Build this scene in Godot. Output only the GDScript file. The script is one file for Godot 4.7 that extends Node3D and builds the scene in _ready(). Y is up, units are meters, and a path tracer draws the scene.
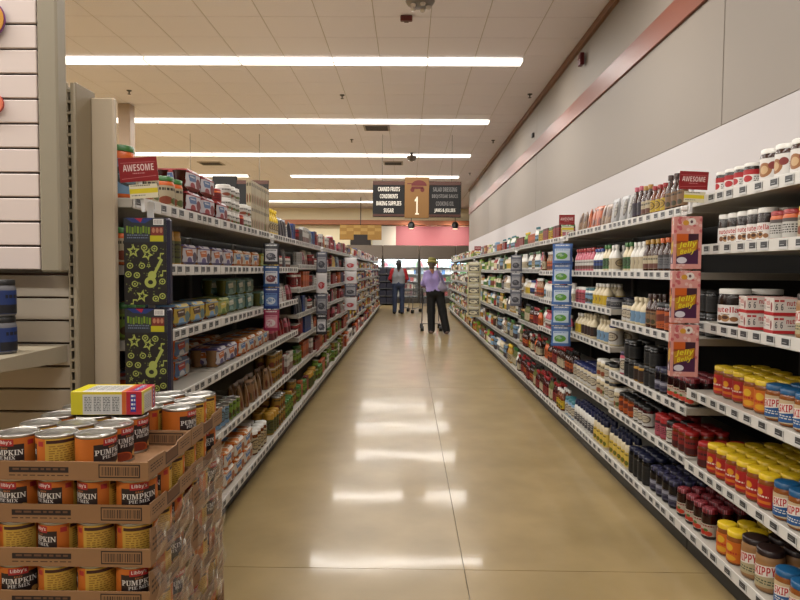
extends Node3D
# A supermarket aisle. Camera at x 0, looking along -z; "d" below is the distance ahead of the camera (z = -d).

class Geo:
	var v := PackedVector3Array()
	var n := PackedVector3Array()
	var uv := PackedVector2Array()
	var c := PackedColorArray()
	var col := Color.WHITE
	func tri(p: Vector3, q: Vector3, r: Vector3, np: Vector3, nq: Vector3, nr: Vector3, up := Vector2.ZERO, uq := Vector2.ZERO, ur := Vector2.ZERO) -> void:
		if (q - p).cross(r - p).dot(np + nq + nr) > 0.0:
			v.append(p); v.append(r); v.append(q); n.append(np); n.append(nr); n.append(nq); uv.append(up); uv.append(ur); uv.append(uq)
		else:
			v.append(p); v.append(q); v.append(r); n.append(np); n.append(nq); n.append(nr); uv.append(up); uv.append(uq); uv.append(ur)
		c.append(col); c.append(col); c.append(col)
	func quad(p: Vector3, q: Vector3, r: Vector3, s: Vector3, nn: Vector3, u0 := Vector2(0, 1), u1 := Vector2(1, 1), u2 := Vector2(1, 0), u3 := Vector2(0, 0)) -> void:
		tri(p, q, r, nn, nn, nn, u0, u1, u2)
		tri(p, r, s, nn, nn, nn, u0, u2, u3)
	func _uvp(p: Vector3, ax: int, s: float, h: Vector3, c0: Vector3) -> Vector2:
		var q := p - c0
		if ax == 0: return Vector2(0.5 - s * q.z / (2 * h.z), 0.5 - q.y / (2 * h.y))
		if ax == 1: return Vector2(0.5 + q.x / (2 * h.x), 0.5 + s * q.z / (2 * h.z))
		return Vector2(0.5 + s * q.x / (2 * h.x), 0.5 - q.y / (2 * h.y))
	func box(ctr: Vector3, size: Vector3, b := 0.0) -> void:
		var h := size * 0.5
		b = minf(b, minf(h.x, minf(h.y, h.z)) * 0.9)
		for ax in 3:
			var i := (ax + 1) % 3
			var j := (ax + 2) % 3
			for s in [-1.0, 1.0]:
				var nn := Vector3.ZERO
				nn[ax] = s
				var ps := []
				var us := []
				for k in 4:
					var p := Vector3.ZERO
					p[ax] = s * h[ax]
					p[i] = (h[i] - b) * (1.0 if k == 1 or k == 2 else -1.0)
					p[j] = (h[j] - b) * (1.0 if k >= 2 else -1.0)
					ps.append(p + ctr)
					us.append(_uvp(p + ctr, ax, s, h, ctr))
				quad(ps[0], ps[1], ps[2], ps[3], nn, us[0], us[1], us[2], us[3])
		if b <= 0.0: return
		for ax in 3:
			var i := (ax + 1) % 3
			var j := (ax + 2) % 3
			for si in [-1.0, 1.0]:
				for sj in [-1.0, 1.0]:
					var p := Vector3.ZERO
					p[i] = si * h[i]; p[j] = sj * (h[j] - b); p[ax] = -(h[ax] - b)
					var q := p
					q[ax] = h[ax] - b
					var p2 := Vector3.ZERO
					p2[i] = si * (h[i] - b); p2[j] = sj * h[j]; p2[ax] = -(h[ax] - b)
					var q2 := p2
					q2[ax] = h[ax] - b
					var nn := Vector3.ZERO
					nn[i] = si * 0.7071; nn[j] = sj * 0.7071
					quad(p + ctr, q + ctr, q2 + ctr, p2 + ctr, nn, _uvp(p + ctr, i, si, h, ctr), _uvp(q + ctr, i, si, h, ctr), _uvp(q2 + ctr, i, si, h, ctr), _uvp(p2 + ctr, i, si, h, ctr))
		for sx in [-1.0, 1.0]:
			for sy in [-1.0, 1.0]:
				for sz in [-1.0, 1.0]:
					var nn := Vector3(sx, sy, sz).normalized()
					tri(ctr + Vector3(sx * h.x, sy * (h.y - b), sz * (h.z - b)), ctr + Vector3(sx * (h.x - b), sy * h.y, sz * (h.z - b)), ctr + Vector3(sx * (h.x - b), sy * (h.y - b), sz * h.z), nn, nn, nn)
	# prof: points (radius, height) from bottom to top; kx, kz squash the round
	func lathe(prof: Array, seg: int, kx := 1.0, kz := 1.0, at := Vector3.ZERO) -> void:
		var m := prof.size()
		var sn := []
		for i in m - 1:
			var dd: Vector2 = prof[i + 1] - prof[i]
			sn.append(Vector2(dd.y, -dd.x).normalized())
		var y0: float = prof[0].y
		var y1: float = prof[m - 1].y
		var hh := maxf(absf(y1 - y0), 1e-5)
		for i in m - 1:
			var na: Vector2 = sn[i]
			var nb: Vector2 = sn[i]
			if i > 0 and sn[i - 1].dot(sn[i]) > 0.6: na = (sn[i - 1] + sn[i]).normalized()
			if i < m - 2 and sn[i + 1].dot(sn[i]) > 0.6: nb = (sn[i + 1] + sn[i]).normalized()
			var pa: Vector2 = prof[i]
			var pb: Vector2 = prof[i + 1]
			for k in seg:
				var a0 := -PI + TAU * k / seg
				var a1 := -PI + TAU * (k + 1) / seg
				var d0 := Vector3(sin(a0) * kx, 0, cos(a0) * kz)
				var d1 := Vector3(sin(a1) * kx, 0, cos(a1) * kz)
				var e0 := Vector3(sin(a0) / kx, 0, cos(a0) / kz).normalized()
				var e1 := Vector3(sin(a1) / kx, 0, cos(a1) / kz).normalized()
				var u0 := float(k) / seg
				var u1 := float(k + 1) / seg
				var va := 1.0 - (pa.y - y0) / hh
				var vb := 1.0 - (pb.y - y0) / hh
				var A := at + d0 * pa.x + Vector3(0, pa.y, 0)
				var B := at + d1 * pa.x + Vector3(0, pa.y, 0)
				var C := at + d1 * pb.x + Vector3(0, pb.y, 0)
				var D := at + d0 * pb.x + Vector3(0, pb.y, 0)
				var nA := e0 * na.x + Vector3(0, na.y, 0)
				var nB := e1 * na.x + Vector3(0, na.y, 0)
				var nC := e1 * nb.x + Vector3(0, nb.y, 0)
				var nD := e0 * nb.x + Vector3(0, nb.y, 0)
				if pa.x > 1e-6: tri(A, B, C, nA, nB, nC, Vector2(u0, va), Vector2(u1, va), Vector2(u1, vb))
				if pb.x > 1e-6: tri(A, C, D, nA, nC, nD, Vector2(u0, va), Vector2(u1, vb), Vector2(u0, vb))
	func tube(pts: Array, r: float, seg := 6) -> void:
		for i in pts.size() - 1:
			var a: Vector3 = pts[i]
			var b: Vector3 = pts[i + 1]
			var w := (b - a).normalized()
			var s := w.cross(Vector3.UP if absf(w.y) < 0.9 else Vector3.RIGHT).normalized()
			var t := s.cross(w)
			a -= w * r * 0.4
			b += w * r * 0.4
			for k in seg:
				var n0 := s * cos(TAU * k / seg) + t * sin(TAU * k / seg)
				var n1 := s * cos(TAU * (k + 1) / seg) + t * sin(TAU * (k + 1) / seg)
				tri(a + n0 * r, a + n1 * r, b + n1 * r, n0, n1, n1)
				tri(a + n0 * r, b + n1 * r, b + n0 * r, n0, n1, n0)
				tri(a, a + n0 * r, a + n1 * r, -w, -w, -w)
				tri(b, b + n0 * r, b + n1 * r, w, w, w)
	# poly in x,y pushed out along z from z0 to z1
	func prism(poly: PackedVector2Array, z0: float, z1: float) -> void:
		var bb := Rect2(poly[0], Vector2.ZERO)
		for p in poly: bb = bb.expand(p)
		var t := Geometry2D.triangulate_polygon(poly)
		for i in range(0, t.size(), 3):
			for zz in [z0, z1]:
				var nn := Vector3(0, 0, signf(zz - (z0 + z1) * 0.5))
				var q := []
				var uu := []
				for k in 3:
					var p: Vector2 = poly[t[i + k]]
					q.append(Vector3(p.x, p.y, zz))
					uu.append(Vector2((p.x - bb.position.x) / bb.size.x, 1.0 - (p.y - bb.position.y) / bb.size.y))
				tri(q[0], q[1], q[2], nn, nn, nn, uu[0], uu[1], uu[2])
		var ccw := not Geometry2D.is_polygon_clockwise(poly)
		for i in poly.size():
			var p := poly[i]
			var q := poly[(i + 1) % poly.size()]
			var e := (q - p).normalized()
			var nn := Vector3(e.y, -e.x, 0) * (1.0 if ccw else -1.0)
			quad(Vector3(p.x, p.y, z0), Vector3(q.x, q.y, z0), Vector3(q.x, q.y, z1), Vector3(p.x, p.y, z1), nn)
	func add(g: Geo, t: Transform3D) -> void:
		for i in g.v.size():
			v.append(t * g.v[i])
			n.append((t.basis * g.n[i]).normalized())
		uv.append_array(g.uv)
		c.append_array(g.c)
	func mesh(m: Material = null, colors := false) -> ArrayMesh:
		var arr := []
		arr.resize(Mesh.ARRAY_MAX)
		arr[Mesh.ARRAY_VERTEX] = v
		arr[Mesh.ARRAY_NORMAL] = n
		arr[Mesh.ARRAY_TEX_UV] = uv
		if colors: arr[Mesh.ARRAY_COLOR] = c
		var am := ArrayMesh.new()
		am.add_surface_from_arrays(Mesh.PRIMITIVE_TRIANGLES, arr)
		if m: am.surface_set_material(0, m)
		return am

var rng := RandomNumberGenerator.new()
var taken := {}
var mats := {}
var tex := {}
var texts := {}
var protos := {}
var PR := {}
var far := {}

func P3(x: float, y: float, d: float) -> Vector3:
	return Vector3(x, y, -d)

# ---- naming and tagging ------------------------------------------------------------------
func numbered(called: String) -> String:
	if not taken.has(called):
		taken[called] = 0
		return called
	taken[called] += 1
	return "%s_%03d" % [called, taken[called]]

func tag(o: Node, label: String, category: String, group := "", kind := "") -> Node:
	if label: o.set_meta("label", label)
	if category: o.set_meta("category", category)
	if group: o.set_meta("group", group)
	if kind: o.set_meta("kind", kind)
	return o

func thing(called: String, label: String, category: String, at := Vector3.ZERO, turn := 0.0, group := "") -> Node3D:
	var o := Node3D.new()
	o.name = numbered(called)
	add_child(o)
	o.position = at
	o.rotation.y = turn
	tag(o, label, category, group)
	return o

func part(called: String, mesh: Mesh, m: Material, parent: Node, at := Vector3.ZERO) -> MeshInstance3D:
	var o := MeshInstance3D.new()
	o.mesh = mesh
	if m: o.material_override = m
	o.position = at
	if parent == self:
		o.name = numbered(called)
		add_child(o)
	else:
		o.name = called
		parent.add_child(o, true)
	return o

func struct(called: String, mesh: Mesh, m: Material, at := Vector3.ZERO) -> MeshInstance3D:
	var o := part(called, mesh, m, self, at)
	o.set_meta("kind", "structure")
	return o

func gbox(ctr: Vector3, size: Vector3, b := 0.0) -> Geo:
	var g := Geo.new()
	g.box(ctr, size, b)
	return g

func bm(size: Vector3, b := 0.0, ctr := Vector3.ZERO) -> ArrayMesh:
	return gbox(ctr, size, b).mesh()

# ---- materials ---------------------------------------------------------------------------
func M(c: Color, rough := 0.5, metal := 0.0, t := "") -> StandardMaterial3D:
	var key := "%s|%.2f|%.2f|%s" % [c.to_html(), rough, metal, t]
	if not mats.has(key):
		var m := StandardMaterial3D.new()
		m.albedo_color = c
		m.roughness = rough
		m.metallic = metal
		if t:
			m.albedo_texture = tex[t]
		mats[key] = m
	return mats[key]

func glow(c: Color, e: float) -> StandardMaterial3D:
	var m := StandardMaterial3D.new()
	m.albedo_color = Color(0.9, 0.9, 0.88)
	m.emission_enabled = true
	m.emission = c
	m.emission_energy_multiplier = e
	return m

func clear(c: Color, alpha: float, rough := 0.08) -> StandardMaterial3D:
	var m := StandardMaterial3D.new()
	m.albedo_color = Color(c.r, c.g, c.b, alpha)
	m.transparency = BaseMaterial3D.TRANSPARENCY_ALPHA
	m.roughness = rough
	return m

func noise_tex(freq: float, a: Color, b: Color, sd: int, size := 512, octaves := 4) -> NoiseTexture2D:
	var nz := FastNoiseLite.new()
	nz.seed = sd
	nz.frequency = freq
	nz.fractal_octaves = octaves
	var t := NoiseTexture2D.new()
	t.width = size
	t.height = size
	t.seamless = true
	t.noise = nz
	var g := Gradient.new()
	g.set_color(0, a)
	g.set_color(1, b)
	t.color_ramp = g
	return t

# ---- painting print ----------------------------------------------------------------------
func text_tris(s: String, serif := false) -> Array:
	var key := s + ("|s" if serif else "")
	if texts.has(key): return texts[key]
	var f := SystemFont.new()
	f.font_names = PackedStringArray(["Droid Serif" if serif else "Droid Sans"])
	f.font_weight = 700
	var tm := TextMesh.new()
	tm.text = s
	tm.font = f
	tm.font_size = 48
	tm.pixel_size = 0.01
	tm.depth = 0.0
	var pts := PackedVector2Array()
	for si in tm.get_surface_count():
		var a := tm.surface_get_arrays(si)
		var vs: PackedVector3Array = a[Mesh.ARRAY_VERTEX]
		if a[Mesh.ARRAY_INDEX] != null:
			for i in a[Mesh.ARRAY_INDEX]: pts.append(Vector2(vs[i].x, vs[i].y))
		else:
			for p in vs: pts.append(Vector2(p.x, p.y))
	var bb := Rect2(pts[0] if pts.size() else Vector2.ZERO, Vector2.ZERO)
	for p in pts: bb = bb.expand(p)
	texts[key] = [pts, bb]
	return texts[key]

func fill_tri(im: Image, a: Vector2, b: Vector2, c: Vector2, col: Color) -> void:
	var W := im.get_width()
	var H := im.get_height()
	var den := (b.y - c.y) * (a.x - c.x) + (c.x - b.x) * (a.y - c.y)
	if absf(den) < 1e-6: return
	for y in range(maxi(0, int(floorf(minf(a.y, minf(b.y, c.y))))), mini(H, int(ceilf(maxf(a.y, maxf(b.y, c.y)))) + 1)):
		for x in range(maxi(0, int(floorf(minf(a.x, minf(b.x, c.x))))), mini(W, int(ceilf(maxf(a.x, maxf(b.x, c.x)))) + 1)):
			var px := x + 0.5
			var py := y + 0.5
			var u := ((b.y - c.y) * (px - c.x) + (c.x - b.x) * (py - c.y)) / den
			var w := ((c.y - a.y) * (px - c.x) + (a.x - c.x) * (py - c.y)) / den
			if u >= -0.001 and w >= -0.001 and u + w <= 1.001:
				im.set_pixel(x, y, col)

# writes s into the box r (fractions of the picture)
func ink(im: Image, s: String, r: Rect2, col: Color, serif := false, slant := 0.0, tilt := 0.0) -> void:
	var t := text_tris(s, serif)
	var bb: Rect2 = t[1]
	if bb.size.x <= 0.0: return
	var W := im.get_width()
	var H := im.get_height()
	var pts: PackedVector2Array = t[0]
	var q := PackedVector2Array()
	for p in pts:
		var fx := (p.x - bb.position.x) / bb.size.x
		var fy := 1.0 - (p.y - bb.position.y) / bb.size.y
		var x := (r.position.x + (fx + slant * (1.0 - fy)) * r.size.x) * W
		var y := (r.position.y + fy * r.size.y - tilt * (fx - 0.5)) * H
		q.append(Vector2(x, y))
	for i in range(0, q.size(), 3): fill_tri(im, q[i], q[i + 1], q[i + 2], col)

func dab(im: Image, r: Rect2, col: Color) -> void:
	im.fill_rect(Rect2i(int(r.position.x * im.get_width()), int(r.position.y * im.get_height()), maxi(1, int(r.size.x * im.get_width())), maxi(1, int(r.size.y * im.get_height()))), col)

func oval(im: Image, cx: float, cy: float, rx: float, ry: float, col: Color) -> void:
	var W := im.get_width()
	var H := im.get_height()
	for y in range(maxi(0, int((cy - ry) * H)), mini(H, int((cy + ry) * H) + 1)):
		for x in range(maxi(0, int((cx - rx) * W)), mini(W, int((cx + rx) * W) + 1)):
			if pow(((x + 0.5) / W - cx) / rx, 2) + pow(((y + 0.5) / H - cy) / ry, 2) <= 1.0: im.set_pixel(x, y, col)

func shape(im: Image, pts: PackedVector2Array, col: Color) -> void:
	var t := Geometry2D.triangulate_polygon(pts)
	var s := Vector2(im.get_width(), im.get_height())
	for i in range(0, t.size(), 3): fill_tri(im, pts[t[i]] * s, pts[t[i + 1]] * s, pts[t[i + 2]] * s, col)

func star(cx: float, cy: float, r: float, asp: float, spin := 0.0) -> PackedVector2Array:
	var p := PackedVector2Array()
	for i in 10:
		var a := spin + PI * i / 5.0 - PI / 2
		var rr := r if i % 2 == 0 else r * 0.45
		p.append(Vector2(cx + cos(a) * rr * asp, cy + sin(a) * rr))
	return p

func canvas(w: int, h: int, c: Color) -> Image:
	var im := Image.create(w, h, false, Image.FORMAT_RGBA8)
	im.fill(c)
	return im

func keep(called: String, im: Image, shrink := 1) -> void:
	im.adjust_bcs(0.84, 1.0, 0.92)
	if shrink > 1: im.resize(im.get_width() / shrink, im.get_height() / shrink, Image.INTERPOLATE_LANCZOS)
	tex[called] = ImageTexture.create_from_image(im)

func small_print(im: Image, r: Rect2, lines: int, col: Color) -> void:
	for i in lines:
		var y := r.position.y + r.size.y * i / lines
		var x := r.position.x
		while x < r.position.x + r.size.x:
			var w := rng.randf_range(0.015, 0.05)
			dab(im, Rect2(x, y, minf(w, r.position.x + r.size.x - x), r.size.y / lines * 0.5), col)
			x += w + 0.012

func paint_all() -> void:
	var wh := Color(0.95, 0.94, 0.92)
	var im: Image
	# plain label patterns, tinted by the material
	for k in 6:
		im = canvas(128, 64, Color.WHITE)
		var dk := Color(0.25, 0.22, 0.2)
		for rep in 2:
			var x0 := 0.5 * rep + 0.06
			match k:
				0:
					dab(im, Rect2(x0 - 0.04, 0, 0.46, 0.2), Color(0.45, 0.4, 0.4))
					small_print(im, Rect2(x0, 0.32, 0.38, 0.5), 4, dk)
				1:
					oval(im, x0 + 0.19, 0.45, 0.17, 0.34, Color(0.5, 0.42, 0.35))
					oval(im, x0 + 0.19, 0.45, 0.13, 0.26, Color(0.95, 0.9, 0.8))
					small_print(im, Rect2(x0 + 0.08, 0.35, 0.22, 0.24), 2, dk)
				2:
					small_print(im, Rect2(x0 + 0.02, 0.12, 0.34, 0.26), 1, dk)
					oval(im, x0 + 0.12, 0.72, 0.1, 0.2, Color(0.75, 0.35, 0.2))
					oval(im, x0 + 0.27, 0.75, 0.08, 0.17, Color(0.45, 0.55, 0.25))
				3:
					dab(im, Rect2(x0 - 0.04, 0.62, 0.46, 0.38), Color(0.55, 0.3, 0.25))
					small_print(im, Rect2(x0 + 0.02, 0.2, 0.34, 0.3), 1, dk)
				4:
					dab(im, Rect2(x0, 0.15, 0.36, 0.7), Color(0.3, 0.3, 0.36))
					small_print(im, Rect2(x0 + 0.04, 0.25, 0.28, 0.4), 2, wh)
				5:
					shape(im, PackedVector2Array([Vector2(x0 - 0.03, 0.3), Vector2(x0 + 0.4, 0.1), Vector2(x0 + 0.4, 0.5), Vector2(x0 - 0.03, 0.7)]), Color(0.6, 0.45, 0.3))
					small_print(im, Rect2(x0 + 0.05, 0.78, 0.3, 0.18), 2, dk)
		keep("g%d" % k, im)
	# pumpkin can
	im = canvas(768, 256, Color(0.84, 0.42, 0.05))
	dab(im, Rect2(0.60, 0, 0.26, 1), Color(0.84, 0.66, 0.22))
	dab(im, Rect2(0.61, 0.05, 0.24, 0.09), Color(0.25, 0.06, 0.03))
	small_print(im, Rect2(0.63, 0.2, 0.2, 0.72), 11, Color(0.62, 0.44, 0.12))
	dab(im, Rect2(0.21, 0.17, 0.30, 0.83), Color(0.13, 0.035, 0.03))
	oval(im, 0.29, 0.92, 0.11, 0.2, Color(0.75, 0.30, 0.07))
	oval(im, 0.29, 0.88, 0.085, 0.13, Color(0.55, 0.17, 0.03))
	oval(im, 0.45, 0.84, 0.05, 0.11, Color(0.84, 0.62, 0.32))
	oval(im, 0.485, 0.7, 0.03, 0.07, Color(0.80, 0.58, 0.28))
	dab(im, Rect2(0.285, 0.03, 0.15, 0.19), Color(0.72, 0.10, 0.12))
	ink(im, "Libby's", Rect2(0.3, 0.055, 0.12, 0.13), wh)
	ink(im, "EASY", Rect2(0.33, 0.25, 0.06, 0.05), Color(0.85, 0.5, 0.2))
	ink(im, "PUMPKIN", Rect2(0.218, 0.32, 0.285, 0.15), wh, true)
	ink(im, "PIE MIX", Rect2(0.275, 0.495, 0.17, 0.09), wh, true)
	oval(im, 0.93, 0.35, 0.022, 0.1, wh)
	dab(im, Rect2(0.905, 0.6, 0.05, 0.28), wh)
	for b in 8: dab(im, Rect2(0.908 + b * 0.0055, 0.62, 0.003, 0.24), Color(0.1, 0.1, 0.1))
	dab(im, Rect2(0.535, 0.08, 0.05, 0.14), Color(0.72, 0.10, 0.12))
	keep("pumpkin", im, 1)
	# hazelnut spread
	im = canvas(512, 128, wh)
	for rep in 2:
		var o := 0.5 * rep
		ink(im, "nutella", Rect2(o + 0.12, 0.1, 0.26, 0.32), Color(0.78, 0.05, 0.07))
		oval(im, o + 0.17, 0.74, 0.045, 0.17, Color(0.55, 0.33, 0.16))
		oval(im, o + 0.25, 0.74, 0.05, 0.2, Color(0.72, 0.52, 0.3))
		oval(im, o + 0.25, 0.7, 0.035, 0.1, Color(0.3, 0.14, 0.07))
		oval(im, o + 0.34, 0.78, 0.04, 0.14, Color(0.62, 0.4, 0.2))
		dab(im, Rect2(o + 0.2, 0.5, 0.1, 0.04), Color(0.5, 0.4, 0.35))
		dab(im, Rect2(o + 0.42, 0.2, 0.05, 0.5), Color(0.6, 0.6, 0.58))
	keep("hazel", im)
	im = canvas(256, 128, wh)
	for rep in 2:
		var o := 0.5 * rep
		dab(im, Rect2(o, 0.0, 0.5, 0.34), Color(0.75, 0.06, 0.1))
		oval(im, o + 0.2, 0.6, 0.09, 0.22, Color(0.78, 0.1, 0.14))
		small_print(im, Rect2(o + 0.32, 0.45, 0.14, 0.4), 3, Color(0.3, 0.3, 0.3))
	keep("hazel_red", im)
	im = canvas(256, 128, wh)
	for rep in 2:
		var o := 0.5 * rep
		oval(im, o + 0.16, 0.55, 0.11, 0.34, Color(0.66, 0.42, 0.22))
		oval(im, o + 0.16, 0.55, 0.06, 0.2, Color(0.86, 0.7, 0.5))
		oval(im, o + 0.28, 0.36, 0.06, 0.18, Color(0.55, 0.15, 0.12))
		small_print(im, Rect2(o + 0.35, 0.4, 0.12, 0.4), 5, Color(0.55, 0.55, 0.55))
	keep("tub", im)
	im = canvas(512, 128, Color(0.90, 0.86, 0.83))
	dab(im, Rect2(0, 0.8, 1, 0.2), Color(0.78, 0.07, 0.1))
	ink(im, "nutella", Rect2(0.27, 0.12, 0.36, 0.3), Color(0.75, 0.1, 0.12))
	oval(im, 0.78, 0.5, 0.09, 0.26, Color(0.55, 0.1, 0.1))
	for b in 2:
		dab(im, Rect2(0.02 + b * 0.11, 0.1, 0.09, 0.12), Color(0.78, 0.1, 0.14))
		ink(im, "6", Rect2(0.04 + b * 0.11, 0.32, 0.05, 0.36), Color(0.2, 0.2, 0.25))
	small_print(im, Rect2(0.3, 0.52, 0.32, 0.14), 1, Color(0.4, 0.35, 0.35))
	keep("hazel_box", im)
	# peanut butter
	for w in [["pb_blue", Color(0.80, 0.70, 0.54), Color(0.06, 0.32, 0.58)], ["pb_brown", Color(0.66, 0.46, 0.26), Color(0.72, 0.66, 0.5)]]:
		im = canvas(512, 128, w[1])
		for rep in 2:
			var o := 0.5 * rep
			shape(im, PackedVector2Array([Vector2(o + 0.02, 0.52), Vector2(o + 0.44, 0.36), Vector2(o + 0.44, 0.88), Vector2(o + 0.02, 1.0)]), w[2])
			shape(im, PackedVector2Array([Vector2(o + 0.08, 0.2), Vector2(o + 0.4, 0.06), Vector2(o + 0.4, 0.46), Vector2(o + 0.08, 0.62)]), Color(0.93, 0.9, 0.86))
			ink(im, "SKIPPY", Rect2(o + 0.09, 0.17, 0.3, 0.32), Color(0.75, 0.05, 0.08), false, 0.0, 0.12)
			small_print(im, Rect2(o + 0.1, 0.66, 0.3, 0.2), 2, Color(0.92, 0.9, 0.85) if w[0] == "pb_blue" else Color(0.25, 0.3, 0.2))
		keep(w[0], im)
	im = canvas(256, 128, Color(0.72, 0.06, 0.04))
	for rep in 2:
		var o := 0.5 * rep
		oval(im, o + 0.2, 0.34, 0.06, 0.16, Color(0.92, 0.62, 0.08))
		small_print(im, Rect2(o + 0.1, 0.5, 0.25, 0.16), 1, Color(0.95, 0.88, 0.8))
		dab(im, Rect2(o + 0.08, 0.74, 0.3, 0.14), Color(0.9, 0.45, 0.04))
		dab(im, Rect2(o + 0.43, 0.1, 0.05, 0.7), Color(0.2, 0.12, 0.35))
	keep("pb_red", im)
	im = canvas(256, 128, Color(0.88, 0.42, 0.03))
	for rep in 2:
		var o := 0.5 * rep
		oval(im, o + 0.2, 0.3, 0.07, 0.18, Color(0.93, 0.72, 0.1))
		small_print(im, Rect2(o + 0.1, 0.5, 0.25, 0.2), 1, Color(0.75, 0.1, 0.05))
		oval(im, o + 0.22, 0.8, 0.1, 0.13, Color(0.93, 0.66, 0.1))
	keep("pb_orange", im)
	# preserves
	im = canvas(256, 128, Color(0.75, 0.70, 0.62))
	for rep in 2:
		var o := 0.5 * rep
		oval(im, o + 0.14, 0.7, 0.08, 0.24, Color(0.78, 0.12, 0.05))
		oval(im, o + 0.28, 0.78, 0.08, 0.2, Color(0.82, 0.2, 0.06))
		oval(im, o + 0.22, 0.5, 0.05, 0.12, Color(0.3, 0.45, 0.12))
		small_print(im, Rect2(o + 0.06, 0.1, 0.34, 0.24), 1, Color(0.55, 0.1, 0.1))
	keep("berry", im)
	im = canvas(256, 128, Color(0.30, 0.29, 0.36))
	for rep in 2:
		var o := 0.5 * rep
		dab(im, Rect2(o + 0.06, 0.14, 0.36, 0.3), Color(0.6, 0.6, 0.66))
		for b in 5: oval(im, o + 0.1 + b * 0.07, 0.72 + 0.06 * (b % 2), 0.045, 0.13, Color(0.08, 0.07, 0.22))
	keep("grape", im)
	im = canvas(128, 128, Color(0.09, 0.08, 0.2))
	for i in 60: oval(im, rng.randf(), rng.randf(), 0.05, 0.05, Color(0.32, 0.31, 0.48) if i % 2 else Color(0.05, 0.04, 0.12))
	keep("gingham_blue", im)
	im = canvas(128, 128, Color(0.50, 0.05, 0.10))
	for i in 60: oval(im, rng.randf(), rng.randf(), 0.05, 0.05, Color(0.72, 0.40, 0.44) if i % 2 else Color(0.32, 0.02, 0.05))
	keep("gingham_red", im)
	# jelly bean pack
	im = canvas(256, 512, Color(0.86, 0.58, 0.54))
	for i in 40: oval(im, rng.randf(), rng.randf(), 0.06, 0.03, Color(0.78, 0.36, 0.38) if i % 2 else Color(0.9, 0.72, 0.68))
	oval(im, 0.62, 0.1, 0.15, 0.07, Color(0.92, 0.88, 0.84))
	oval(im, 0.62, 0.1, 0.05, 0.03, Color(0.4, 0.25, 0.3))
	oval(im, 0.42, 0.12, 0.11, 0.05, Color(0.85, 0.6, 0.15))
	dab(im, Rect2(0.1, 0.33, 0.78, 0.57), Color(0.62, 0.25, 0.04))
	dab(im, Rect2(0.1, 0.33, 0.42, 0.14), Color(0.82, 0.35, 0.04))
	dab(im, Rect2(0.52, 0.33, 0.36, 0.14), Color(0.22, 0.05, 0.14))
	shape(im, PackedVector2Array([Vector2(0.1, 0.7), Vector2(0.88, 0.62), Vector2(0.88, 0.9), Vector2(0.1, 0.9)]), Color(0.28, 0.07, 0.25))
	shape(im, PackedVector2Array([Vector2(0.1, 0.52), Vector2(0.86, 0.44), Vector2(0.8, 0.64), Vector2(0.12, 0.76)]), Color(0.75, 0.52, 0.05))
	ink(im, "Jelly", Rect2(0.16, 0.47, 0.62, 0.14), Color(0.93, 0.86, 0.12), false, 0.08, 0.03)
	ink(im, "Belly", Rect2(0.22, 0.61, 0.5, 0.12), Color(0.93, 0.86, 0.12), false, 0.08, 0.03)
	oval(im, 0.3, 0.83, 0.18, 0.06, Color(0.86, 0.84, 0.88))
	keep("jelly", im)
	# printed treat bag: card on top, glow print below
	im = canvas(256, 480, Color(0.12, 0.105, 0.10))
	var yg := Color(0.70, 0.74, 0.34)
	dab(im, Rect2(0, 0, 1, 0.28), Color(0.16, 0.18, 0.2))
	shape(im, PackedVector2Array([Vector2(0.05, 0), Vector2(0.7, 0), Vector2(0.5, 0.06), Vector2(0.2, 0.05)]), Color(0.12, 0.2, 0.5))
	shape(im, PackedVector2Array([Vector2(0.25, 0), Vector2(0.45, 0), Vector2(0.4, 0.05)]), Color(0.72, 0.1, 0.25))
	dab(im, Rect2(0.7, 0.01, 0.24, 0.07), wh)
	for b in 9: dab(im, Rect2(0.72 + b * 0.022, 0.02, 0.01, 0.05), Color(0.1, 0.1, 0.1))
	for i in 9: dab(im, Rect2(0.06 + i * 0.064, 0.09 + 0.008 * (i % 3), 0.05, 0.08), Color(0.36, 0.5, 0.1) if i % 2 else Color(0.5, 0.6, 0.12))
	small_print(im, Rect2(0.08, 0.19, 0.5, 0.06), 2, Color(0.45, 0.5, 0.6))
	dab(im, Rect2(0.64, 0.1, 0.3, 0.1), Color(0.5, 0.16, 0.12))
	for i in 3: oval(im, 0.7 + i * 0.09, 0.14, 0.035, 0.03, Color(0.75, 0.5, 0.38))
	dab(im, Rect2(0.62, 0.2, 0.32, 0.07), Color(0.78, 0.74, 0.06))
	for s in [[0.22, 0.38, 0.085, 0.0], [0.55, 0.42, 0.075, 0.4], [0.42, 0.9, 0.08, 0.2], [0.14, 0.82, 0.03, 0.1], [0.58, 0.55, 0.03, 0.6]]:
		shape(im, star(s[0], s[1], s[2], 1.9, s[3]), yg)
		shape(im, star(s[0], s[1], s[2] * 0.45, 1.9, s[3]), Color(0.1, 0.1, 0.06))
	for s in [[0.72, 0.35], [0.14, 0.55], [0.9, 0.73], [0.48, 0.34], [0.42, 0.55], [0.3, 0.66], [0.9, 0.9], [0.74, 0.93], [0.25, 0.76], [0.1, 0.65]]:
		oval(im, s[0], s[1], 0.075, 0.035, yg)
		oval(im, s[0], s[1], 0.05, 0.022, Color(0.07, 0.06, 0.06))
		oval(im, s[0], s[1], 0.025, 0.011, yg)
	for i in 70:
		var px := rng.randf_range(0.05, 0.95)
		var py := rng.randf_range(0.31, 0.97)
		oval(im, px, py, rng.randf_range(0.008, 0.022), rng.randf_range(0.004, 0.012), Color(0.52, 0.55, 0.26))
	oval(im, 0.62, 0.74, 0.14, 0.065, yg)
	oval(im, 0.66, 0.66, 0.1, 0.05, yg)
	oval(im, 0.62, 0.74, 0.06, 0.025, Color(0.1, 0.1, 0.07))
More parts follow.
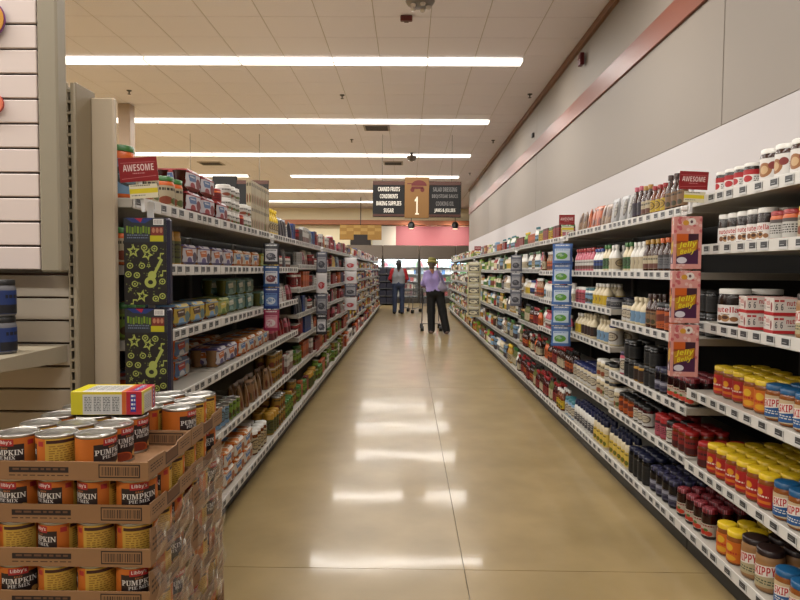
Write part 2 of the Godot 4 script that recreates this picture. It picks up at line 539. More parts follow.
	shape(im, PackedVector2Array([Vector2(0.66, 0.66), Vector2(0.72, 0.67), Vector2(0.92, 0.48), Vector2(0.86, 0.46)]), yg)
	for s in [[0.85, 0.4], [0.2, 0.94], [0.9, 0.6]]:
		dab(im, Rect2(s[0], s[1], 0.02, 0.06), yg)
		dab(im, Rect2(s[0], s[1], 0.1, 0.015), yg)
		oval(im, s[0] - 0.02, s[1] + 0.06, 0.04, 0.015, yg)
	keep("treat_bag", im)
	# baking mix box
	im = canvas(512, 128, Color(0.86, 0.84, 0.82))
	dab(im, Rect2(0, 0, 0.17, 1), Color(0.88, 0.83, 0.1))
	dab(im, Rect2(0, 0, 1, 0.14), Color(0.9, 0.82, 0.12))
	for k in 4:
		dab(im, Rect2(0.19 + 0.13 * k, 0.2, 0.115, 0.72), Color(0.8, 0.8, 0.78))
		small_print(im, Rect2(0.195 + 0.13 * k, 0.25, 0.1, 0.62), 9, Color(0.3, 0.3, 0.32))
	dab(im, Rect2(0.72, 0, 0.06, 1), Color(0.86, 0.4, 0.08))
	dab(im, Rect2(0.78, 0, 0.22, 1), Color(0.76, 0.05, 0.16))
	dab(im, Rect2(0.84, 0.12, 0.08, 0.76), Color(0.15, 0.2, 0.6))
	small_print(im, Rect2(0.85, 0.16, 0.06, 0.7), 4, wh)
	keep("mix_box", im)
	# tray lip print and side print
	im = canvas(512, 64, Color(0.64, 0.46, 0.29))
	dab(im, Rect2(0.16, 0.3, 0.36, 0.3), Color(0.13, 0.05, 0.03))
	small_print(im, Rect2(0.18, 0.36, 0.32, 0.24), 1, Color(0.45, 0.30, 0.18))
	small_print(im, Rect2(0.16, 0.72, 0.36, 0.12), 1, Color(0.25, 0.13, 0.07))
	dab(im, Rect2(0.7, 0.14, 0.25, 0.72), Color(0.16, 0.09, 0.05))
	dab(im, Rect2(0.706, 0.2, 0.238, 0.6), Color(0.64, 0.46, 0.29))
	var bx := 0.715
	while bx < 0.935:
		var w := rng.randf_range(0.002, 0.008)
		dab(im, Rect2(bx, 0.27, w, 0.46), Color(0.16, 0.09, 0.05))
		bx += w + rng.randf_range(0.003, 0.006)
	keep("tray_print", im)
	im = canvas(256, 64, Color(0.62, 0.46, 0.31))
	dab(im, Rect2(0.36, 0.12, 0.3, 0.76), Color(0.2, 0.11, 0.06))
	dab(im, Rect2(0.375, 0.18, 0.27, 0.64), Color(0.45, 0.30, 0.18))
	small_print(im, Rect2(0.72, 0.3, 0.24, 0.45), 3, Color(0.22, 0.12, 0.07))
	small_print(im, Rect2(0.04, 0.3, 0.26, 0.45), 3, Color(0.22, 0.12, 0.07))
	keep("tray_side", im)
	# shelf ticket, ticket strip, red talker, packs
	im = canvas(64, 40, Color(0.86, 0.86, 0.85))
	dab(im, Rect2(0.06, 0.1, 0.86, 0.66), Color(0.13, 0.14, 0.16))
	for b in 7: dab(im, Rect2(0.12 + 0.11 * b, 0.2, 0.03, 0.22), Color(0.6, 0.6, 0.6))
	dab(im, Rect2(0.14, 0.52, 0.5, 0.08), Color(0.7, 0.7, 0.7))
	keep("ticket", im)
	im = canvas(1024, 32, Color(0.72, 0.72, 0.70))
	var tx := 0.01
	while tx < 0.97:
		dab(im, Rect2(tx, 0.1, 0.04, 0.8), Color(0.88, 0.88, 0.87))
		dab(im, Rect2(tx + 0.003, 0.18, 0.033, 0.6), Color(0.12, 0.12, 0.14))
		tx += rng.randf_range(0.05, 0.09)
	keep("ticket_strip", im)
	im = canvas(512, 320, Color(0.58, 0.035, 0.06))
	dab(im, Rect2(0.05, 0.2, 0.9, 0.015), Color(0.85, 0.55, 0.55))
	ink(im, "AWESOME", Rect2(0.1, 0.28, 0.8, 0.28), Color(0.92, 0.82, 0.8))
	small_print(im, Rect2(0.34, 0.64, 0.32, 0.08), 1, Color(0.85, 0.6, 0.6))
	shape(im, PackedVector2Array([Vector2(0.05, 0.86), Vector2(0.95, 0.78), Vector2(0.95, 0.795), Vector2(0.05, 0.875)]), Color(0.85, 0.55, 0.55))
	keep("talker", im, 2)
	im = canvas(128, 80, Color(0.88, 0.85, 0.72))
	dab(im, Rect2(0, 0.3, 1, 0.34), Color(0.88, 0.8, 0.06))
	small_print(im, Rect2(0.06, 0.06, 0.7, 0.16), 1, Color(0.2, 0.2, 0.2))
	small_print(im, Rect2(0.06, 0.74, 0.5, 0.16), 1, Color(0.4, 0.4, 0.4))
	keep("offer", im)
	for w in [["cup_warm", Color(0.84, 0.80, 0.74), Color(0.80, 0.44, 0.08), Color(0.25, 0.45, 0.7)], ["cup_blue", Color(0.36, 0.50, 0.68), Color(0.85, 0.86, 0.88), Color(0.75, 0.2, 0.15)], ["cup_yellow", Color(0.78, 0.66, 0.24), Color(0.42, 0.6, 0.78), Color(0.3, 0.16, 0.1)], ["cup_red", Color(0.80, 0.78, 0.80), Color(0.62, 0.07, 0.1), Color(0.3, 0.42, 0.62)], ["cup_purple", Color(0.82, 0.80, 0.82), Color(0.32, 0.26, 0.5), Color(0.8, 0.4, 0.1)], ["cup_teal", Color(0.28, 0.46, 0.44), Color(0.5, 0.66, 0.6), Color(0.8, 0.8, 0.7)], ["cup_green", Color(0.66, 0.70, 0.42), Color(0.4, 0.52, 0.12), Color(0.85, 0.75, 0.3)]]:
		im = canvas(128, 96, w[1])
		dab(im, Rect2(0, 0, 1, 0.2), w[2])
		shape(im, PackedVector2Array([Vector2(0.05, 0.3), Vector2(0.55, 0.22), Vector2(0.6, 0.55), Vector2(0.08, 0.6)]), w[3])
		small_print(im, Rect2(0.1, 0.34, 0.4, 0.14), 1, wh)
		oval(im, 0.32, 0.8, 0.2, 0.18, w[2])
		oval(im, 0.75, 0.62, 0.17, 0.26, Color(w[2].r * 0.8, w[2].g * 0.75, w[2].b * 0.6))
		small_print(im, Rect2(0.62, 0.88, 0.34, 0.08), 1, Color(0.2, 0.2, 0.2))
		keep(w[0], im)
	# soft packs for the clip strips
	for w in [["pack_bw", Color(0.12, 0.12, 0.15), Color(0.82, 0.82, 0.84), Color(0.35, 0.35, 0.4)], ["pack_bluewhite", Color(0.12, 0.32, 0.58), Color(0.84, 0.85, 0.88), Color(0.5, 0.2, 0.2)], ["pack_blue", Color(0.07, 0.2, 0.5), Color(0.35, 0.5, 0.75), Color(0.8, 0.85, 0.9)], ["pack_pink", Color(0.62, 0.12, 0.28), Color(0.84, 0.55, 0.62), Color(0.9, 0.85, 0.85)], ["pack_sky", Color(0.26, 0.42, 0.68), Color(0.76, 0.83, 0.90), Color(0.36, 0.62, 0.14)], ["pack_grey", Color(0.34, 0.35, 0.4), Color(0.6, 0.6, 0.62), Color(0.2, 0.2, 0.24)], ["pack_redwhite", Color(0.84, 0.82, 0.82), Color(0.8, 0.8, 0.8), Color(0.7, 0.08, 0.12)], ["pack_cream", Color(0.76, 0.72, 0.56), Color(0.3, 0.28, 0.24), Color(0.84, 0.8, 0.66)]]:
		im = canvas(96, 128, w[1])
		dab(im, Rect2(0.1, 0.26, 0.8, 0.6), w[2])
		oval(im, 0.46, 0.62, 0.3, 0.17, w[3])
		oval(im, 0.40, 0.58, 0.16, 0.08, w[2].lerp(w[3], 0.4))
		for i in 9: oval(im, rng.randf_range(0.18, 0.82), rng.randf_range(0.5, 0.82), 0.05, 0.03, w[3].lerp(w[1], rng.randf()))
		small_print(im, Rect2(0.16, 0.3, 0.66, 0.1), 1, w[1])
		small_print(im, Rect2(0.15, 0.06, 0.7, 0.12), 1, wh)
		keep(w[0], im)

# ---- goods -------------------------------------------------------------------------------
var HUE := {
	"white": Color(0.790, 0.782, 0.757), "cream": Color(0.731, 0.681, 0.562), "red": Color(0.541, 0.059, 0.067), "ruby": Color(0.226, 0.024, 0.032), "orange": Color(0.710, 0.320, 0.066),
	"yellow": Color(0.761, 0.642, 0.100), "green": Color(0.157, 0.360, 0.123), "olive": Color(0.312, 0.329, 0.108), "blue": Color(0.084, 0.202, 0.456), "navy": Color(0.039, 0.056, 0.157),
	"brown": Color(0.196, 0.095, 0.052), "amber": Color(0.356, 0.160, 0.042), "black": Color(0.032, 0.031, 0.032), "pink": Color(0.659, 0.286, 0.354), "purple": Color(0.144, 0.067, 0.195),
	"grey": Color(0.387, 0.387, 0.404), "tan": Color(0.505, 0.371, 0.235), "teal": Color(0.125, 0.362, 0.396), "gold": Color(0.594, 0.443, 0.121), "peanut": Color(0.465, 0.261, 0.109),
	"silver": Color(0.570, 0.570, 0.570), "sky": Color(0.433, 0.568, 0.686), "lime": Color(0.427, 0.545, 0.155)}
var NOUN := {"jar": "jar", "bottle": "bottle", "slim": "bottle", "squeeze": "bottle", "can": "can", "box": "box", "pouch": "pouch", "cups": "cup pack", "tub": "tub"}

func make_kind(s: String, b: String, l: String, k: String, pat, r: float, h: float, desc := "", called := "", category := "", dp := 0.0) -> String:
	var key := "%s_%s_%s_%s_%s_%.3f_%.3f" % [s, b, l, k, str(pat), r, h]
	if not PR.has(key):
		var t: String = pat if pat is String else "g%d" % pat
		var tint: Color = HUE[k] if HUE.has(k) else Color.WHITE
		if k == "black": tint = Color(0.10, 0.10, 0.105)
		if desc == "":
			if s == "box" or s == "pouch": desc = "%s printed %s" % [k, NOUN[s]]
			elif s == "can": desc = "can with %s label" % k
			elif s == "cups": desc = "fruit cup pack in %s sleeve" % k
			else: desc = "%s %s, %s %s, %s label" % [b, NOUN[s], l, "lid" if s == "jar" or s == "tub" else "cap", k]
		if called == "": called = {"jar": "jar", "bottle": "bottle", "slim": "bottle", "squeeze": "squeeze_bottle", "can": "food_can", "box": "food_box", "pouch": "food_pouch", "cups": "fruit_cup_pack", "tub": "tub"}[s]
		if category == "": category = {"squeeze": "bottle", "slim": "bottle", "cups": "cup pack"}.get(s, NOUN[s])
		PR[key] = {"s": s, "b": HUE.get(b, Color.WHITE), "bn": b, "l": HUE.get(l, Color.WHITE), "lt": l if l.begins_with("gingham") else "", "t": t, "k": tint, "r": r, "h": h, "dp": dp, "n": called, "c": category, "desc": desc}
	return key

func pouch_geo(w: float, h: float, t: float) -> Geo:
	var g := Geo.new()
	var NX := 8
	var NY := 8
	for side in [1.0, -1.0]:
		var P := []
		for j in NY + 1:
			var row := []
			var fv := float(j) / NY
			for i in NX + 1:
				var fu := float(i) / NX
				var bulge := t * 0.5 * pow(maxf(0.0, 1.0 - fv * fv), 0.7) * pow(maxf(0.0, 1.0 - pow(absf(2 * fu - 1), 3.0)), 0.6)
				var ww := w * (1.0 - 0.06 * sin(fv * PI))
				row.append(Vector3((fu - 0.5) * ww, fv * h, side * (bulge + 0.0012)))
			P.append(row)
		for j in NY:
			for i in NX:
				var a: Vector3 = P[j][i]
				var b: Vector3 = P[j][i + 1]
				var c: Vector3 = P[j + 1][i + 1]
				var e: Vector3 = P[j + 1][i]
				var nn: Vector3 = (b - a).cross(e - a).normalized() * side
				var u0 := float(i) / NX
				var u1 := float(i + 1) / NX
				if side < 0: u0 = 1 - u0; u1 = 1 - u1
				g.quad(a, b, c, e, nn, Vector2(u0, 1.0 - float(j) / NY), Vector2(u1, 1.0 - float(j) / NY), Vector2(u1, 1.0 - float(j + 1) / NY), Vector2(u0, 1.0 - float(j + 1) / NY))
	return g

func proto(key: String) -> Dictionary:
	if protos.has(key): return protos[key]
	var p: Dictionary = PR[key]
	var r: float = p.r
	var h: float = p.h
	var ps := []
	var d := {"w": 2 * r, "h": h, "dp": 2 * r, "parts": ps}
	var gloss := 0.22 if p.bn in ["ruby", "purple", "amber", "brown", "black", "peanut", "navy"] else 0.4
	var bodym := M(p.b, gloss)
	var lidm: Material = M(Color.WHITE, 0.45, 0.0, p.lt) if p.lt else M(p.l, 0.4)
	var labm := M(p.k, 0.55, 0.0, p.t)
	var g := Geo.new()
	var q := Geo.new()
	var e := Geo.new()
	match p.s:
		"jar", "tub":
			var lh := clampf(h * 0.16, 0.012, 0.024)
			var bh := h - lh * 0.85
			g.lathe([Vector2(0, 0), Vector2(r * 0.88, 0), Vector2(r * 0.97, 0.004), Vector2(r, 0.01), Vector2(r, bh * 0.86), Vector2(r * 0.96, bh * 0.93), Vector2(r * 0.88, bh)], 20)
			q.lathe([Vector2(r + 0.0006, bh * p.get("la", 0.09)), Vector2(r + 0.0006, bh * p.get("lb", 0.82))], 20)
			var rl := r * 0.95
			e.lathe([Vector2(rl * 0.9, h - lh), Vector2(rl, h - lh + 0.001), Vector2(rl, h - 0.003), Vector2(rl - 0.003, h - 0.0006), Vector2(rl - 0.006, h), Vector2(0, h)], 20)
			if p.lt:
				for i in e.v.size(): e.uv[i] = Vector2(0.5 + e.v[i].x / (2.2 * r), 0.5 + e.v[i].z / (2.2 * r))
			ps.append(["body", g.mesh(), bodym]); ps.append(["label", q.mesh(), labm]); ps.append(["lid", e.mesh(), lidm])
		"bottle", "slim":
			var kz := 1.0 if p.s == "slim" else 0.74
			g.lathe([Vector2(0, 0), Vector2(r * 0.85, 0), Vector2(r * 0.97, 0.004), Vector2(r, 0.012), Vector2(r, h * 0.52), Vector2(r * 0.93, h * 0.6), Vector2(r * 0.66, h * 0.7), Vector2(r * 0.42, h * 0.78), Vector2(r * 0.36, h * 0.84), Vector2(r * 0.36, h * 0.9)], 16, 1.0, kz)
			q.lathe([Vector2(r * 1.012, h * 0.1), Vector2(r * 1.012, h * 0.5)], 16, 1.0, kz * 1.004)
			e.lathe([Vector2(r * 0.36, h * 0.86), Vector2(r * 0.44, h * 0.861), Vector2(r * 0.44, h * 0.99), Vector2(r * 0.4, h), Vector2(0, h)], 12, 1.0, 1.0)
			d.dp = 2 * r * kz
			for i in q.uv.size(): q.uv[i].x += 0.25
			ps.append(["body", g.mesh(), bodym]); ps.append(["label", q.mesh(), labm]); ps.append(["cap", e.mesh(), lidm])
		"squeeze":
			var kz := 0.72
			g.lathe([Vector2(0, 0), Vector2(r * 0.9, 0), Vector2(r, 0.008), Vector2(r * 0.98, h * 0.35), Vector2(r * 0.9, h * 0.55), Vector2(r * 0.94, h * 0.68), Vector2(r * 0.8, h * 0.77), Vector2(r * 0.62, h * 0.8)], 16, 1.0, kz)
			q.lathe([Vector2(r * 1.02, h * 0.08), Vector2(r * 1.0, h * 0.35), Vector2(r * 0.93, h * 0.54)], 16, 1.0, kz * 1.01)
			e.lathe([Vector2(r * 0.6, h * 0.79), Vector2(r * 0.72, h * 0.8), Vector2(r * 0.66, h * 0.97), Vector2(r * 0.58, h), Vector2(0, h)], 14, 1.0, 0.85)
			d.dp = 2 * r * kz
			for i in q.uv.size(): q.uv[i].x += 0.25
			ps.append(["body", g.mesh(), bodym]); ps.append(["label", q.mesh(), labm]); ps.append(["cap", e.mesh(), lidm])
		"can":
			var tin := M(Color(0.66, 0.65, 0.63), 0.28, 0.9)
			g.lathe([Vector2(0, 0.002), Vector2(r - 0.003, 0.002), Vector2(r - 0.0015, 0), Vector2(r, 0.0015), Vector2(r, 0.004), Vector2(r - 0.0012, 0.006), Vector2(r - 0.0012, h - 0.006), Vector2(r, h - 0.004), Vector2(r, h - 0.0012), Vector2(r - 0.0015, h), Vector2(r - 0.003, h - 0.001), Vector2(r - 0.0036, h - 0.005)], 28)
			q.lathe([Vector2(r - 0.0004, 0.007), Vector2(r - 0.0004, h - 0.007)], 28)
			e.lathe([Vector2(r - 0.0034, h - 0.0048), Vector2(r * 0.86, h - 0.005), Vector2(r * 0.84, h - 0.0036), Vector2(r * 0.78, h - 0.0036), Vector2(r * 0.76, h - 0.0046), Vector2(r * 0.6, h - 0.0046), Vector2(r * 0.58, h - 0.0036), Vector2(0, h - 0.0036)], 28)
			ps.append(["can_wall", g.mesh(), tin]); ps.append(["label", q.mesh(), labm]); ps.append(["lid", e.mesh(), tin])
		"box":
			d.dp = p.dp if p.dp > 0 else r * 0.7
			g.box(Vector3(0, h / 2, 0), Vector3(2 * r, h, d.dp), 0.0015)
			ps.append(["carton", g.mesh(), labm])
		"pouch":
			d.dp = p.dp if p.dp > 0 else r * 0.9
			g = pouch_geo(2 * r, h, d.dp)
			ps.append(["film", g.mesh(), M(p.k, 0.3, 0.0, p.t)])
		"cups":
			var cr := r * 0.46
			d.dp = cr * 4 + 0.004
			d.w = 2 * r + 0.03
			q.box(Vector3(0, h * 0.53, 0), Vector3(2 * r - 0.012, h * 0.94, cr * 4.04), 0.014)
			var cup := Geo.new()
			cup.lathe([Vector2(0, 0), Vector2(cr * 0.74, 0), Vector2(cr * 0.8, 0.004), Vector2(cr * 0.94, h * 0.86), Vector2(cr, h * 0.88), Vector2(cr, h * 0.9), Vector2(0, h * 0.9)], 14)
			var cm := cup.mesh()
			ps.append(["sleeve", q.mesh(), labm])
			for sx in [-1, 1]:
				for sz in [-1, 1]: ps.append(["cup", cm, M(p.b, 0.25), Vector3(sx * (r - cr + 0.012), 0, sz * cr)])
	protos[key] = d
	return d

# one piece of goods; side 1 = shelving against the wall (faces -x), -1 = island shelving (faces +x), 0 = as turned
func put(key: String, at: Vector3, turn: float, label: String, group: String) -> Node3D:
	var p: Dictionary = PR[key]
	var pr := proto(key)
	var o := thing(p.n, label, p.c, at, turn, group)
	for a in pr.parts: part(a[0], a[1], a[2], o, a[3] if a.size() > 3 else Vector3.ZERO)
	return o

func where(shelf: String, bay: String) -> String:
	return "%s, %s" % [shelf, bay]

# a run of n facings from distance d0 on, rows deep and stacked; returns where it ends
func run(side: int, lip: float, y: float, spot: String, key: String, d0: float, n: int, rows := 1, stack := 1, back := 0.02, gap := 0.004) -> float:
	var pr := proto(key)
	var p: Dictionary = PR[key]
	var w: float = pr.w + gap
	var dp: float = pr.dp + 0.003
	var label := "%s, %s" % [p.desc, spot]
	var group := "%s set, %s" % [p.desc, spot]
	var round: bool = p.s in ["jar", "tub", "can", "slim"]
	for i in n:
		for rw in rows:
			for st in stack:
				var x: float = side * (lip + back + dp * (rw + 0.5) + (rng.randf_range(0, 0.004) if not round else 0.0))
				var tn := -side * PI / 2 + (rng.randf_range(-0.3, 0.3) if round else rng.randf_range(-0.03, 0.03))
				if round: tn += side * 0.6 + PI / 2
				var own := label
				if rows > 1: own += ", " + ["front row", "second row", "third row", "fourth row", "fifth row"][rw]
				if stack > 1: own += ", " + ["lower", "upper", "uppermost"][st]
				if own.split(" ").size() > 16: own = label
				var it := put(key, P3(x, y + st * (pr.h + 0.0005), d0 + w * (i + 0.5)), tn, own, group)
				if p.s == "pouch":
					it.rotation.y += rng.randf_range(-0.3, 0.3)
					it.rotation.x = -rng.randf_range(0.01, 0.05)
					it.position.y += 0.002
	return d0 + w * n

# fills [d0, d1] with runs drawn from a list of kinds
func fill(side: int, lip: float, y: float, spot: String, d0: float, d1: float, room: float, kinds: Array, rows := 1) -> void:
	var d := d0 + 0.012
	var last := ""
	var guard := 0
	while d < d1 - 0.05 and guard < 60:
		guard += 1
		var key: String = kinds[rng.randi() % kinds.size()]
		if key == last and kinds.size() > 1: continue
		var pr := proto(key)
		if pr.h > room - 0.015: continue
		last = key
		var n := mini(rng.randi_range(1, 3) if side < 0 else rng.randi_range(2, 4), int((d1 - 0.008 - d) / (pr.w + 0.004)))
		if n < 1: break
		var stack := 1
		if pr.h * 2 < room - 0.02 and PR[key].s in ["can", "cups", "box", "tub"]: stack = 2
		d = run(side, lip, y, spot, key, d, n, rows, stack, rng.randf_range(0.01, 0.05)) + rng.randf_range(0.0, 0.02)

# goods too far off to be picked apart: joined by kind
func far_geo(called: String) -> Geo:
	if not far.has(called): far[called] = Geo.new()
	return far[called]

func far_fill(side: int, lip: float, y: float, d0: float, d1: float, room: float, hues: Array) -> void:
	var d := d0 + 0.02
	while d < d1 - 0.06:
		var kind: String = ["bottles", "jars", "boxes", "pouches"][rng.randi() % 4]
		if side < 0 and kind == "bottles": kind = "boxes"
		if side > 0 and kind == "boxes" and rng.randf() < 0.7: kind = "bottles"
		var g := far_geo(kind + ("_wall" if side > 0 else "_island"))
		var body: Color = HUE[hues[rng.randi() % hues.size()]]
		var lab: Color = HUE[hues[rng.randi() % hues.size()]]
		var cap: Color = HUE[hues[rng.randi() % hues.size()]]
		var w := rng.randf_range(0.065, 0.11) if kind != "boxes" else rng.randf_range(0.09, 0.16)
		var h := minf(room - 0.03, rng.randf_range(0.14, 0.24))
		if kind == "jars": h = minf(h, 0.15)
		for i in rng.randi_range(2, 4):
			if d + w > d1: break
			var x := side * (lip + 0.03 + w * 0.5)
			var c := P3(x, y, d + w * 0.5)
			if kind == "boxes" or kind == "pouches":
				g.col = body
				g.box(c + Vector3(0, h / 2, 0), Vector3(w * 0.7, h, w * 0.94), 0.004)
				g.col = lab
				g.box(c + Vector3(-side * w * 0.35, h * 0.55, 0), Vector3(0.004, h * 0.4, w * 0.7))
			else:
				var r := w * 0.47
				g.col = body
				g.lathe([Vector2(r, 0), Vector2(r, h * 0.6), Vector2(r * (0.45 if kind == "bottles" else 0.9), h * 0.84)], 8, 1, 1, c)
				g.col = lab
				g.lathe([Vector2(r * 1.02, h * 0.12), Vector2(r * 1.02, h * 0.55)], 8, 1, 1, c)
				g.col = cap
				var cr := r * (0.5 if kind == "bottles" else 0.95)
				g.lathe([Vector2(cr, h * 0.82), Vector2(cr, h), Vector2(0, h)], 8, 1, 1, c)
			d += w + 0.003
		d += 0.01

# ---- shelving ----------------------------------------------------------------------------
func shelving(called: String, label: String, side: int, lip: float, backx: float, d0: float, d1: float, lips: Array, near: bool, backtop: float) -> Node3D:
	var L := d1 - d0
	var mid := (d0 + d1) / 2
	var o := thing(called, label, "shelf unit", P3(side * backx, 0, mid), 0.0, "shelving units along the aisle")
	var dk := M(Color(0.11, 0.103, 0.097), 0.7)
	var metal := M(Color(0.62, 0.60, 0.56), 0.4)
	var ins := -side * (backx - lip)
	part("back_panel", bm(Vector3(0.02, backtop - 0.04, L - 0.004), 0.002, Vector3(side * 0.012, (backtop - 0.04) / 2 + 0.04, 0)), dk, o)
	part("kick_plate", bm(Vector3(0.02, 0.085, L - 0.004), 0.002, Vector3(ins + side * 0.035, 0.0425, 0)), M(Color(0.085, 0.08, 0.078), 0.5), o)
	for s in [-1, 1]:
		part("upright", bm(Vector3(0.03, backtop - 0.02, 0.028), 0.003, Vector3(-side * 0.012, (backtop - 0.02) / 2, s * (L / 2 - 0.015))), M(Color(0.30, 0.28, 0.25), 0.5), o)
	for i in lips.size():
		var y: float = lips[i]
		var dep := (backx - lip) + (0.04 if i == 0 else 0.0) - 0.03
		var front := -side * ((backx - lip) + (0.04 if i == 0 else 0.0))
		var sh := part("base_deck" if i == 0 else "shelf", bm(Vector3(dep - 0.006, 0.036, L - 0.008), 0.002, Vector3(front + side * (dep / 2 + 0.006), y + 0.022, 0)), metal, o)
		var rail := Geo.new()
		rail.box(Vector3(front + side * 0.003, y + 0.024, 0), Vector3(0.006, 0.048, L - 0.006), 0.001)
		part("price_rail", rail.mesh(), M(Color(0.74, 0.73, 0.71), 0.35) if near else M(Color.WHITE, 0.4, 0.0, "ticket_strip"), sh)
		if near:
			var z := -L / 2 + rng.randf_range(0.02, 0.08)
			while z < L / 2 - 0.05:
				part("price_ticket", ticket_mesh, M(Color.WHITE, 0.5, 0.0, "ticket"), sh, Vector3(front - side * 0.002, y + 0.024, z + 0.03)).rotation.y = -side * PI / 2
				z += rng.randf_range(0.075, 0.13)
	return o

var ticket_mesh: ArrayMesh

# ---- smooth bodies: tapered bones joined on a grid, meshed as surface nets ---------------------
func flesh(bones: Array, cell: float, k: float, g: Geo) -> void:
	var lo := Vector3(1e9, 1e9, 1e9)
	var hi := -lo
	for b in bones:
		var m: float = maxf(b[2], b[3]) + cell * 3
		for e in 2:
			lo = lo.min(b[e] - Vector3(m, m, m))
			hi = hi.max(b[e] + Vector3(m, m, m))
	var nx := int((hi.x - lo.x) / cell) + 2
	var ny := int((hi.y - lo.y) / cell) + 2
	var nz := int((hi.z - lo.z) / cell) + 2
	var F := PackedFloat32Array()
	F.resize(nx * ny * nz)
	F.fill(10.0)
	var B := PackedFloat32Array()
	B.resize(nx * ny * nz)
	B.fill(10.0)
	var W := PackedInt32Array()
	W.resize(nx * ny * nz)
	for bi in bones.size():
		var a: Vector3 = bones[bi][0]
		var ab: Vector3 = bones[bi][1] - a
		var ra: float = bones[bi][2]
		var rb: float = bones[bi][3]
		var l2 := maxf(ab.length_squared(), 1e-9)
		var m := maxf(ra, rb) + k + cell * 2
		var p0 := (a.min(a + ab) - Vector3(m, m, m) - lo) / cell
		var p1 := (a.max(a + ab) + Vector3(m, m, m) - lo) / cell
		for z in range(maxi(0, int(p0.z)), mini(nz, int(p1.z) + 1)):
			for y in range(maxi(0, int(p0.y)), mini(ny, int(p1.y) + 1)):
				var id := (z * ny + y) * nx
				for x in range(maxi(0, int(p0.x)), mini(nx, int(p1.x) + 1)):
					var p := lo + Vector3(x, y, z) * cell - a
					var t := clampf(p.dot(ab) / l2, 0.0, 1.0)
					var dd := (p - ab * t).length() - (ra + (rb - ra) * t)
					var f := F[id + x]
					var h := maxf(k - absf(f - dd), 0.0) / k
					F[id + x] = minf(f, dd) - h * h * k * 0.25
					if dd < B[id + x]:
						B[id + x] = dd
						W[id + x] = bi
	var V := {}
	var at := func(x: int, y: int, z: int) -> int: return (z * ny + y) * nx + x
	var step := [1, nx, nx * ny]
	for z in nz - 1:
		for y in ny - 1:
			for x in nx - 1:
				var i0: int = (z * ny + y) * nx + x
				var neg := 0
				for cc in 8:
					if F[i0 + (cc & 1) + ((cc >> 1) & 1) * nx + (cc >> 2) * nx * ny] < 0.0: neg += 1
				if neg == 0 or neg == 8: continue
				var s := Vector3.ZERO
				var cnt := 0
				for e in [[0, 1], [2, 3], [4, 5], [6, 7], [0, 2], [1, 3], [4, 6], [5, 7], [0, 4], [1, 5], [2, 6], [3, 7]]:
					var fa := F[i0 + (e[0] & 1) + ((e[0] >> 1) & 1) * nx + (e[0] >> 2) * nx * ny]
					var fb := F[i0 + (e[1] & 1) + ((e[1] >> 1) & 1) * nx + (e[1] >> 2) * nx * ny]
					if (fa < 0.0) != (fb < 0.0):
						var t := fa / (fa - fb)
						var pa := Vector3(e[0] & 1, (e[0] >> 1) & 1, e[0] >> 2)
						var pb := Vector3(e[1] & 1, (e[1] >> 1) & 1, e[1] >> 2)
						s += pa.lerp(pb, t)
						cnt += 1
				var gx := 0.0
				var gy := 0.0
				var gz := 0.0
				for cc in 8:
					var f := F[i0 + (cc & 1) + ((cc >> 1) & 1) * nx + (cc >> 2) * nx * ny]
					gx += f if cc & 1 else -f
					gy += f if cc & 2 else -f
					gz += f if cc & 4 else -f
				V[i0] = [lo + (Vector3(x, y, z) + s / cnt) * cell, Vector3(gx, gy, gz).normalized(), bones[W[i0]][4]]
	for i0 in V:
		var x: int = i0 % nx
		var y: int = (i0 / nx) % ny
		var z: int = i0 / (nx * ny)
		if x == 0 or y == 0 or z == 0: continue
		for ax in 3:
			if (F[i0] < 0.0) == (F[i0 + step[ax]] < 0.0): continue
			var u: int = step[(ax + 1) % 3]
			var w: int = step[(ax + 2) % 3]
			if not (V.has(i0 - u) and V.has(i0 - w) and V.has(i0 - u - w)): continue
			var a = V[i0]
			var b = V[i0 - u]
			var c = V[i0 - u - w]
			var d = V[i0 - w]
			g.col = a[2]
			g.tri(a[0], b[0], c[0], a[1], b[1], c[1])
			g.tri(a[0], c[0], d[0], a[1], c[1], d[1])

# ---- the place ---------------------------------------------------------------------------
const CEIL := 4.12
const WALLX := 2.05
const LIPR := 1.395
const LIPL := 1.015
const BACKR := 1.99
const BACKL := 1.62
const ROWS := [-2.0, 1.5, 4.95, 8.43, 11.8, 15.25, 18.7, 22.1, 25.6]

func _ready() -> void:
	rng.seed = 20240611
	# camera
	var cam := Camera3D.new()
	cam.name = "camera"
	cam.fov = 50.23
	cam.near = 0.05
	cam.far = 200.0
	cam.position = Vector3(0, 1.4, 0)
	cam.rotation_degrees = Vector3(-2.67, 0.70, 0.45)
	add_child(cam)
	cam.current = true
	# air and exposure
	var env := Environment.new()
	env.background_mode = Environment.BG_COLOR
	env.background_color = Color(0, 0, 0)
	env.tonemap_mode = Environment.TONE_MAPPER_LINEAR
	env.tonemap_exposure = 1.08
	env.sdfgi_enabled = true
	env.ssao_enabled = true
	env.ssil_enabled = true
	var we := WorldEnvironment.new()
	we.name = "store_air"
	we.environment = env
	add_child(we)
	# rows of fluorescent tubes: one long area light under each
	var lamp_colour := Color(1.0, 0.98, 0.955)
	for d in ROWS:
		var al := AreaLight3D.new()
		al.name = "tube_light"
		al.area_size = Vector2(16.38, 0.2)
		al.area_normalize_energy = true
		al.light_color = lamp_colour
		al.light_energy = 42.0
		al.shadow_enabled = true
		al.area_range = 60.0
		al.position = P3(1.45 - 8.2, CEIL - 0.062, d)
		al.rotation_degrees = Vector3(-90, 0, 0)
		add_child(al, true)
	paint_all()
	ticket_mesh = bm(Vector3(0.055, 0.036, 0.002), 0.0)
	shell()
	lamps_and_ceiling_things()
	far_end()
	signs()
	wall_shelving()
	island_shelving()
	end_display()
	pumpkin_pallet()
	strips_and_talkers()
	people()

